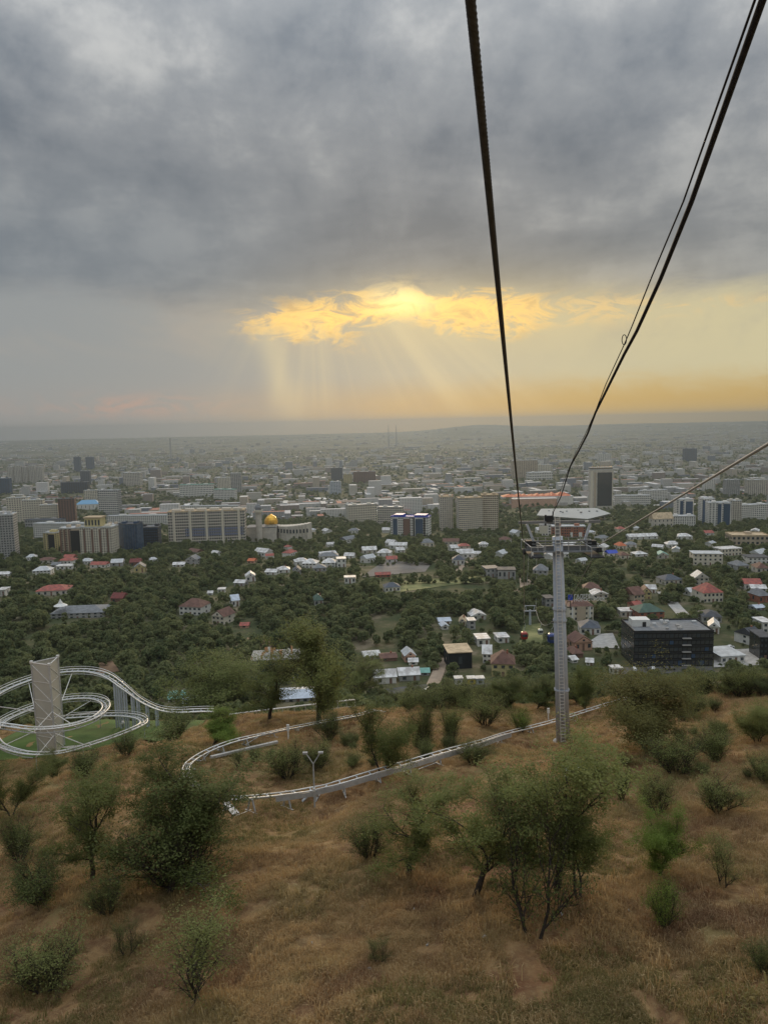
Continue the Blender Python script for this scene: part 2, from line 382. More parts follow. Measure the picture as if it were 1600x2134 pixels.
# ------------------------------------------------------------------ object helpers
def tag(o, label=None, cat=None, group=None, kind=None):
    if label: o['label'] = label
    if cat: o['category'] = cat
    if group: o['group'] = group
    if kind: o['kind'] = kind
    return o
def empty(name, loc, rz=0., sca=None):
    o = bpy.data.objects.new(name, None); COL.objects.link(o)
    o.location = loc; o.rotation_euler = (0, 0, rz)
    if sca: o.scale = sca
    o.empty_display_size = .2
    return o
def place(name, mesh, parent=None, loc=(0, 0, 0), rot=(0, 0, 0), sca=(1, 1, 1)):
    o = bpy.data.objects.new(name, mesh); COL.objects.link(o)
    o.location = loc; o.rotation_euler = rot; o.scale = sca
    if parent: o.parent = parent
    return o
class MB:
    def __init__(s): s.v = []; s.f = []; s.mi = []; s.m = 0
    def add(s, vs, fs):
        k = len(s.v); s.v += [tuple(v) for v in vs]
        for f in fs: s.f.append(tuple(i + k for i in f)); s.mi.append(s.m)
        return s
    def box(s, c, size, rz=0., rx=0.):
        hx, hy, hz_ = size[0] / 2, size[1] / 2, size[2] / 2
        R = Matrix.Rotation(rz, 3, 'Z') @ Matrix.Rotation(rx, 3, 'X')
        vs = [Vector(c) + R @ Vector((a * hx, b * hy, d * hz_)) for d in (-1, 1) for b in (-1, 1) for a in (-1, 1)]
        return s.add(vs, [(0, 2, 3, 1), (4, 5, 7, 6), (0, 1, 5, 4), (2, 6, 7, 3), (0, 4, 6, 2), (1, 3, 7, 5)])
    def bar(s, a, b, w, h=None, up=(0, 0, 1)):
        a = Vector(a); b = Vector(b); d = (b - a); L = d.length
        if L < 1e-6: return s
        d /= L; h = h or w
        x = d.cross(Vector(up))
        if x.length < 1e-3: x = Vector((1, 0, 0))
        x.normalize(); y = x.cross(d)
        vs = [p + x * (i * w / 2) + y * (j * h / 2) for p in (a, b) for j in (-1, 1) for i in (-1, 1)]
        return s.add(vs, [(0, 1, 3, 2), (4, 6, 7, 5), (0, 4, 5, 1), (2, 3, 7, 6), (0, 2, 6, 4), (1, 5, 7, 3)])
    def tube(s, pts, rads, n=6, cap=True):
        pts = [Vector(p) for p in pts]; rings = []
        if not hasattr(rads, '__len__'): rads = [rads] * len(pts)
        prev = None
        for i, p in enumerate(pts):
            d = (pts[min(i + 1, len(pts) - 1)] - pts[max(i - 1, 0)]).normalized()
            if prev is None:
                x = d.cross(Vector((0, 0, 1)))
                if x.length < .1: x = d.cross(Vector((0, 1, 0)))
            else: x = prev - d * prev.dot(d)
            x.normalize(); prev = x; y = d.cross(x)
            rings.append([p + (x * math.cos(2 * math.pi * k / n) + y * math.sin(2 * math.pi * k / n)) * rads[i] for k in range(n)])
        vs = [v for r in rings for v in r]; fs = []
        for i in range(len(rings) - 1):
            for k in range(n):
                a, b = i * n + k, i * n + (k + 1) % n
                fs.append((a, b, b + n, a + n))
        if cap: fs.append(tuple(range(n - 1, -1, -1))); fs.append(tuple(range(len(vs) - n, len(vs))))
        return s.add(vs, fs)
    def cyl(s, c, r, h, n=16, r2=None, axis='Z'):
        c = Vector(c); r2 = r if r2 is None else r2
        ax = {'X': Vector((1, 0, 0)), 'Y': Vector((0, 1, 0)), 'Z': Vector((0, 0, 1))}[axis]
        return s.tube([c, c + ax * h], [r, r2], n)
    def mesh(s, name, mats, smooth=False):
        me = bpy.data.meshes.new(name); me.from_pydata(s.v, [], s.f)
        if not isinstance(mats, (list, tuple)): mats = [mats]
        for m in mats: me.materials.append(MATS[m])
        if len(mats) > 1: me.polygons.foreach_set('material_index', s.mi)
        if smooth: me.polygons.foreach_set('use_smooth', [True] * len(me.polygons))
        me.update()
        return me
    def build(s, name, mats, parent=None, smooth=False, kind=None):
        o = place(name, s.mesh(name, mats, smooth), parent)
        if kind: o['kind'] = kind
        return o
_u1 = MB().box((0, 0, 0), (1, 1, 1))
UNIT = {}
def unit(m):
    if m not in UNIT: UNIT[m] = _u1.mesh('unit_' + m, m)
    return UNIT[m]
def piece(name, m, parent, loc, size, rz=0.):
    return place(name, unit(m), parent, loc, (0, 0, rz), size)
def gn_scatter(name, pts, rots, scas, idxs, protos):
    """one object: prototypes instanced on a cloud of points"""
    me = bpy.data.meshes.new(name); me.from_pydata([tuple(p) for p in pts], [], [])
    for an, ty, key, data in (('rot', 'FLOAT_VECTOR', 'vector', rots), ('sca', 'FLOAT_VECTOR', 'vector', scas), ('pick', 'INT', 'value', idxs)):
        a = me.attributes.new(an, ty, 'POINT'); a.data.foreach_set(key, np.asarray(data).ravel())
    o = place(name, me)
    ng = bpy.data.node_groups.new(name, 'GeometryNodeTree')
    ng.interface.new_socket('Geometry', in_out='INPUT', socket_type='NodeSocketGeometry')
    ng.interface.new_socket('Geometry', in_out='OUTPUT', socket_type='NodeSocketGeometry')
    N = ng.nodes; gi = N.new('NodeGroupInput'); go = N.new('NodeGroupOutput')
    iop = N.new('GeometryNodeInstanceOnPoints'); jn = N.new('GeometryNodeJoinGeometry')
    for p in reversed(protos):
        oi = N.new('GeometryNodeObjectInfo'); oi.inputs[0].default_value = p; oi.inputs[1].default_value = True
        ng.links.new(oi.outputs['Geometry'], jn.inputs[0])
    iop.inputs['Pick Instance'].default_value = True
    def na(n, ty):
        x = N.new('GeometryNodeInputNamedAttribute'); x.data_type = ty; x.inputs[0].default_value = n; return x.outputs[0]
    ng.links.new(gi.outputs[0], iop.inputs['Points']); ng.links.new(jn.outputs[0], iop.inputs['Instance'])
    ng.links.new(na('pick', 'INT'), iop.inputs['Instance Index']); ng.links.new(na('sca', 'FLOAT_VECTOR'), iop.inputs['Scale'])
    e2r = N.new('FunctionNodeEulerToRotation'); ng.links.new(na('rot', 'FLOAT_VECTOR'), e2r.inputs[0]); ng.links.new(e2r.outputs[0], iop.inputs['Rotation'])
    ng.links.new(iop.outputs[0], go.inputs[0])
    md = o.modifiers.new('scatter', 'NODES'); md.node_group = ng
    return o

# ------------------------------------------------------------------ ground sheets
def ground_mats():
    for nm in ('hillside', 'plain'):
        m = bpy.data.materials.new(nm); m.use_nodes = True; t = NT(m.node_tree); b = m.node_tree.nodes['Principled BSDF']
        g = t.node('ShaderNodeNewGeometry'); pos = g.outputs['Position']
        if nm == 'hillside':
            a = t.noise(pos, .11, 6, .6, .4); c = t.noise(pos, .8, 7, .68, .6); f = t.noise(pos, 5.5, 6, .75)
            col = t.mix(t.smooth(.34, .64, c), (.155, .085, .044), (.33, .210, .098))
            col = t.mix(t.smooth(.52, .64, a) * .6, col, (.185, .165, .068))
            col = t.mix(t.smooth(.44, .30, a) * .7, col, (.175, .080, .045))
            col = t.mix(t.smooth(.45, .75, f) * .6, col, (.37, .28, .15))
            col = t.mix(t.smooth(.42, .25, f) * .5, col, (.10, .065, .040))
            bn = t.node('ShaderNodeBump'); bn.inputs['Strength'].default_value = .7; bn.inputs['Distance'].default_value = .25
            t.put(bn.inputs['Height'], f * .6 + c); t.t.links.new(bn.outputs[0], b.inputs['Normal'])
        else:
            a = t.noise(pos, .006, 5, .6); c = t.noise(pos, .035, 5, .65); f = t.noise(pos, .0011, 6, .6)
            col = t.mix(t.smooth(.4, .62, c), (.060, .075, .034), (.115, .108, .058))
            col = t.mix(t.smooth(.54, .68, c) * .7, col, (.26, .21, .15))
            col = t.mix(t.smooth(.55, .68, a) * .35, col, (.17, .15, .10))
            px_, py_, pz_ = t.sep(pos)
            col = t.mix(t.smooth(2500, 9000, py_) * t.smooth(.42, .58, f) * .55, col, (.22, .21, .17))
        t.put(b.inputs['Base Color'], col); b.inputs['Roughness'].default_value = .95; b.inputs['Specular IOR Level'].default_value = .1
        MATS[nm] = m
ground_mats()
def sheet(name, ys, nx, tmax, m):
    ys = np.array(ys); ts = np.linspace(-tmax, tmax, nx)
    X = ts[None, :] * (np.maximum(ys, 0)[:, None] + 45); Yg = np.repeat(ys[:, None], nx, 1)
    Z = hz(X.ravel(), Yg.ravel())
    vs = np.stack([X.ravel(), Yg.ravel(), Z], 1)
    i = np.arange(len(ys) - 1)[:, None] * nx + np.arange(nx - 1)[None]
    i = i.ravel(); fs = np.stack([i, i + 1, i + nx + 1, i + nx], 1)
    me = bpy.data.meshes.new(name); me.from_pydata(vs.tolist(), [], fs.tolist()); me.materials.append(MATS[m])
    me.polygons.foreach_set('use_smooth', [True] * len(me.polygons)); me.update()
    o = place(name, me); o['kind'] = 'structure'
    return o
near_y = list(np.arange(-70, 14, 6.)) + list(14 * (130 / 14) ** (np.arange(0, 261) / 260))
sheet('hillside', near_y, 330, 1.0, 'hillside')
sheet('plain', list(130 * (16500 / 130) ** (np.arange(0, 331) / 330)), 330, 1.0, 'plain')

def strip(name, pix, w, m, off=.35, step=4.):
    """a road or path draped over the ground through photographed points"""
    P = [ground(*p) for p in pix]; pts = []
    for a, b in zip(P[:-1], P[1:]):
        n = max(1, int((b - a).length / step))
        pts += [a.lerp(b, k / n) for k in range(n)]
    pts.append(P[-1]); b_ = MB(); vs = []
    for i, p in enumerate(pts):
        d = pts[min(i + 1, len(pts) - 1)] - pts[max(i - 1, 0)]; d.z = 0; d.normalize(); s = Vector((d.y, -d.x, 0))
        for k in (-1, 0, 1):
            q = p + s * (k * w / 2); vs.append((q.x, q.y, h1(q.x, q.y) + off))
    n = len(pts)
    b_.add(vs, [(3 * i + k, 3 * i + k + 1, 3 * i + k + 4, 3 * i + k + 3) for i in range(n - 1) for k in (0, 1)])
    o = b_.build(name, m, None, True); o['kind'] = 'structure'; return o
def patch(name, poly, m, off=.30, n=10):
    A, B, C, D = [ground(*p) for p in poly]; vs = []
    for i in range(n + 1):
        for j in range(n + 1):
            p = A.lerp(B, j / n).lerp(D.lerp(C, j / n), i / n); vs.append((p.x, p.y, h1(p.x, p.y) + off))
    o = MB().add(vs, [(i * (n + 1) + j, i * (n + 1) + j + 1, (i + 1) * (n + 1) + j + 1, (i + 1) * (n + 1) + j) for i in range(n) for j in range(n)]).build(name, m, None, True)
    o['kind'] = 'structure'; return o
OCC = []      # photographed rectangles that no tree may stand in front of: x0, x1, ytop, ybottom, Y, how much may be hidden
def keep(x0, x1, y0, y1, Y, hide=.3): OCC.append((x0, x1, y0, y1, Y, hide))

# ------------------------------------------------------------------ buildings
def site(x0, x1, yt, yb, depth, rot, hide=.3):
    g = ground((x0 + x1) / 2, yb); s = g.y / F; W = (x1 - x0) * s
    if rot: W = max(W * .35, (W - depth * abs(math.sin(rot))) / math.cos(rot))
    H = max(2.8, (yb - yt) * s * 1.03 - .55 * depth * (CZ - g.z) / g.y)
    keep(x0, x1, yt, yb, g.y, hide)
    c = g + Vector((math.sin(rot) * -depth / 2 * 0, depth / 2, 0)); c.z = h1(c.x, c.y)
    c.z = min(c.z, g.z + 1.0)
    return c, W, H, s
def block(label, x0, x1, yt, yb, wall='wall_cream', floors=9, cols=12, rot=0., depth=15, win='glass', roofm='roof_pale', ww=.52, wh=.5,
          strips=(), huts=2, name='apartment_block', cat='apartment building', side=True, hide=.3, bands=None):
    rot = rad(rot); c, W, H, s = site(x0, x1, yt, yb, depth, rot, hide)
    r = tag(empty(name, c, rot), label, cat); D = depth
    MB().box((0, 0, H / 2 - 3), (W, D, H + 6)).build('wall', wall, r)
    m = MB()
    m.box((0, 0, H + .25), (W + .5, D + .5, .5))
    for y in (-1, 1): m.box((0, y * (D / 2 + .1), H + .9), (W + .5, .3, .8))
    for x in (-1, 1): m.box((x * (W / 2 + .1), 0, H + .9), (.3, D - .1, .8))
    m.build('roof', roofm, r)
    rn = random.Random(int(x0 * 7 + yt))
    for k in range(huts):
        piece('roof_hut', wall, r, ((k + .5) / huts * W - W / 2 + rn.uniform(-2, 2), rn.uniform(0, D * .2), H + 1.7), (W * .10 + 2, D * .35, 2.6))
    fh = H / floors
    if cols:
        m = MB(); cw = W / cols
        for f in range(floors):
            for k in range(cols):
                u = (k + .5) * cw - W / 2
                if any(a * W - W / 2 < u < b_ * W - W / 2 for a, b_, *_ in strips): continue
                m.box((u, -D / 2 - .04, (f + .55) * fh), (cw * ww, .16, fh * wh))
            if side:
                ns = max(2, int(D / 4))
                for k in range(ns):
                    for sx in (-1, 1): m.box((sx * (W / 2 + .04), (k + .5) * D / ns - D / 2, (f + .55) * fh), (.16, D / ns * .45, fh * wh))
        m.build('window_grid', win, r, kind='stuff')
    for a, b_, z0, z1, mm, nm in strips:
        piece(nm, mm, r, (((a + b_) / 2 - .5) * W, -D / 2 - .15, (z0 + z1) / 2 * H), ((b_ - a) * W, .5, (z1 - z0) * H))
    if bands:
        for f in range(1, floors):
            piece('balcony_band', bands, r, (0, -D / 2 - .35, f * fh), (W * .94, .7, fh * .32))
    return r, W, H, D, s
def house(label, x0, x1, yt, yb, roof='g', rm='roof_white', wm='wall_white', rot=None, depth=None, floors=1, nw=3, cat='house', name='house', chim=False, hide=.3, door=True, rf=.42):
    rn = random.Random(int(x0 * 13 + yb * 3))
    rot = rad(rn.uniform(-22, 22) if rot is None else rot)
    g = ground((x0 + x1) / 2, yb); w0 = (x1 - x0) * g.y / F
    depth = depth or max(5, min(12, w0 * .75))
    c, W, H, s = site(x0, x1, yt, yb, depth, rot, hide); D = depth
    W = max(3, W - .6)
    r = tag(empty(name, c, rot), label, cat)
    hw = H if roof == 'f' else H * (1 - rf); rh = max(1.2, H - hw)
    MB().box((0, 0, hw / 2 - 2), (W, D, hw + 4)).build('wall', wm, r)
    m = MB(); a, b_ = W / 2 + .45, D / 2 + .45
    if roof == 'g':
        m.add([(-a, -b_, hw), (a, -b_, hw), (a, b_, hw), (-a, b_, hw), (-a, 0, hw + rh), (a, 0, hw + rh)], [(0, 1, 5, 4), (2, 3, 4, 5), (0, 4, 3), (1, 2, 5), (0, 3, 2, 1)])
    elif roof == 'gf':
        m.add([(-a, -b_, hw), (a, -b_, hw), (a, b_, hw), (-a, b_, hw), (0, -b_, hw + rh), (0, b_, hw + rh)], [(0, 4, 5, 3), (1, 2, 5, 4), (0, 1, 4), (2, 3, 5), (0, 3, 2, 1)])
    elif roof == 'h':
        q = min(a, b_) * .85; e = max(.3, a - q) if a >= b_ else .3; y_ = 0 if a >= b_ else b_ - q
        m.add([(-a, -b_, hw), (a, -b_, hw), (a, b_, hw), (-a, b_, hw), (-e, -y_, hw + rh), (e, -y_, hw + rh), (e, y_ + .01, hw + rh), (-e, y_ + .01, hw + rh)],
              [(0, 1, 5, 4), (1, 2, 6, 5), (2, 3, 7, 6), (3, 0, 4, 7), (4, 5, 6, 7), (0, 3, 2, 1)])
    else:
        m.box((0, 0, hw + .2), (W + .8, D + .8, .4))
    roof_o = m.build('roof', rm, r)
    if roof in ('gf',):   # the gable wall under the roof, in the wall's own paint
        MB().add([(-W / 2 + .1, -b_ - .02, hw + .02), (W / 2 - .1, -b_ - .02, hw + .02), (0, -b_ - .02, hw + rh * .86),
                  (-W / 2 + .1, -b_ + .3, hw + .02), (W / 2 - .1, -b_ + .3, hw + .02), (0, -b_ + .3, hw + rh * .86)],
                 [(0, 1, 2), (3, 5, 4), (0, 2, 5, 3), (1, 4, 5, 2), (0, 3, 4, 1)]).build('gable', wm, r)
        piece('window', 'glass', r, (0, -b_ - .05, hw + rh * .35), (1.1, .12, rh * .3))
    fh = hw / floors
    for f in range(floors):
        for k in range(nw):
            u = ((k + .5) / nw - .5) * W
            if door and f == 0 and k == nw // 2 and nw > 1:
                piece('door', 'wall_brown', r, (u, -D / 2 - .03, fh * .42), (1.1, .12, fh * .8)); continue
            piece('window', 'glass', r, (u, -D / 2 - .03, (f + .55) * fh), (min(1.5, W / nw * .5), .12, fh * .45))
        for sx in (-1, 1):
            if (sx > 0) == (c.x + math.tan(rot) * 300 < 0): piece('window', 'glass', r, (sx * (W / 2 + .03), 0, (f + .55) * fh), (.12, 1.4, fh * .45))
    if chim: piece('chimney', 'wall_brick', roof_o, (W * .2, 0, hw + rh * .9), (.7, .7, 1.8))
    return r, W, hw, D, s, rh

# --- nearest buildings along the foot of the hill
def black_office():
    g = ground(1309, 1391); g2 = g.y / F
    W, D = 168 * g2, 20.; H = 75 * g2
    rot = rad(-2)
    c = at(1394, 1390, g.y); z0 = g.z
    r = tag(empty('office_building', (c.x + 2, g.y + D / 2, z0), rot), 'black glass office building with flat roof and white rooftop hut', 'office building')
    keep(1289, 1480, 1285, 1398, g.y, .12)
    MB().box((0, 0, H / 2 - 4), (W, D, H + 8)).build('wall', 'dark_facade', r)
    m = MB(); m.box((0, 0, H + .2), (W - .8, D - .8, .4)); rf = m.build('roof', 'roof_grey', r)
    m = MB()
    for y in (-1, 1): m.box((0, y * (D / 2 - .1), H + .5), (W + .3, .35, 1.1))
    for x in (-1, 1): m.box((x * (W / 2 - .1), 0, H + .5), (.35, D - .6, 1.1))
    m.build('parapet', 'dark_steel', r)
    piece('roof_hut', 'white_paint', r, (-W * .34, 1.5, H + 2.1), (8, 6, 3.2)); piece('hut_door', 'dark_steel', r, (-W * .30, -1.6, H + 1.6), (1.6, .2, 2.2))
    rn = random.Random(4)
    for k in range(9): piece('roof_unit', 'roof_pale' if k % 2 else 'concrete', r, (rn.uniform(-W * .2, W * .46), rn.uniform(-D * .35, D * .38), H + .9), (rn.uniform(.8, 2.2), rn.uniform(.8, 1.6), rn.uniform(.6, 1.3)))
    nf, nc = 5, 18; fh = H / nf; cw = W / nc
    for f in range(nf):
        for k in range(nc):
            mm = rn.choice(['dark_pane'] * 7 + ['glass', 'glass', 'glass_blue'])
            o = piece('glass_panel', mm, r, ((k + .5) * cw - W / 2, -D / 2 - .06, (f + .5) * fh + .2), (cw * .88, .2, fh * (.55 if f else .8)))
            o.rotation_euler[0] = rn.uniform(-.02, .02)
        for k in range(7):
            piece('glass_panel', rn.choice(['dark_pane', 'glass', 'dark_pane']), r, (-W / 2 - .06, (k + .5) * D / 7 - D / 2, (f + .5) * fh + .2), (.2, D / 7 * .86, fh * .6))
    for f in range(1, nf): piece('spandrel', 'dark_steel', r, (0, -D / 2 - .16, f * fh), (W + .2, .3, .45))
    for k in range(5): piece('balcony', 'concrete', r, (W * .16, -D / 2 - .5, (k + .2) * fh), (W * .11, 1., .35))
    return g
_go = black_office()
patch('parking_lot', [(1268, 1408), (1490, 1402), (1482, 1390), (1276, 1392)], 'asphalt')
house('small white gatehouse with blue sign beside the office car park', 1272, 1298, 1391, 1406, 'f', 'roof_white', 'wall_white', 8, 4, 1, 2, 'gatehouse', 'gatehouse')
house('white open shed with flat pale roof right of the black office', 1491, 1555, 1354, 1381, 'f', 'roof_pale', 'wall_white', 6, 14, 1, 4, 'shed', 'shed')

r_, W_, hw_, D_, s_, rh_ = house('four storey cream building with roof sign behind the cable pylon', 1180, 1238, 1246, 1294, 'h', 'roof_brown', 'wall_cream', 3, 12, 3, 5, 'building', 'apartment_building', rf=.22, door=False)
piece('facade_panel', 'wall_tan', r_, (0, -D_ / 2 - .2, hw_ / 2), (W_ * .36, .5, hw_))
piece('facade_panel', 'white_paint', r_, (-W_ * .36, -D_ / 2 - .1, hw_ / 2), (W_ * .06, .3, hw_)); piece('facade_panel', 'white_paint', r_, (W_ * .36, -D_ / 2 - .1, hw_ / 2), (W_ * .06, .3, hw_))
def roof_sign(parent, text, loc, size):
    cu = bpy.data.curves.new('sign_text', 'FONT'); cu.body = text; cu.size = size; cu.extrude = .06; cu.space_line = .8; cu.offset = .03
    ob = bpy.data.objects.new('sign_text', cu); COL.objects.link(ob)
    dg = bpy.context.evaluated_depsgraph_get(); me = bpy.data.meshes.new_from_object(ob.evaluated_get(dg))
    bpy.data.objects.remove(ob); me.materials.clear(); me.materials.append(MATS['white_paint'])
    o = place('lettering', me, parent, loc, (rad(90), 0, 0)); return o
roof_sign(r_, 'ГАЛЕРЕЯ\nНОВОСТРОЕК', (-W_ * .28, -D_ / 2 + 1.2, hw_ + rh_ + 2.2), 2.6)
MB().bar((-W_ * .3, -D_ / 2 + 1.4, hw_ + 1), (-W_ * .3, -D_ / 2 + 1.4, hw_ + rh_ + 4), .15).bar((W_ * .45, -D_ / 2 + 1.4, hw_ + 1), (W_ * .45, -D_ / 2 + 1.4, hw_ + rh_ + 4), .15).bar((-W_ * .3, -D_ / 2 + 1.4, hw_ + rh_ + 1.6), (W_ * .5, -D_ / 2 + 1.4, hw_ + rh_ + 1.6), .12).build('sign_frame', 'dark_steel', r_)
piece('sign_emblem', 'roof_blue', r_, (-W_ * .42, -D_ / 2 + 1.2, hw_ + rh_ + 2.4), (2.6, .3, 3.2))

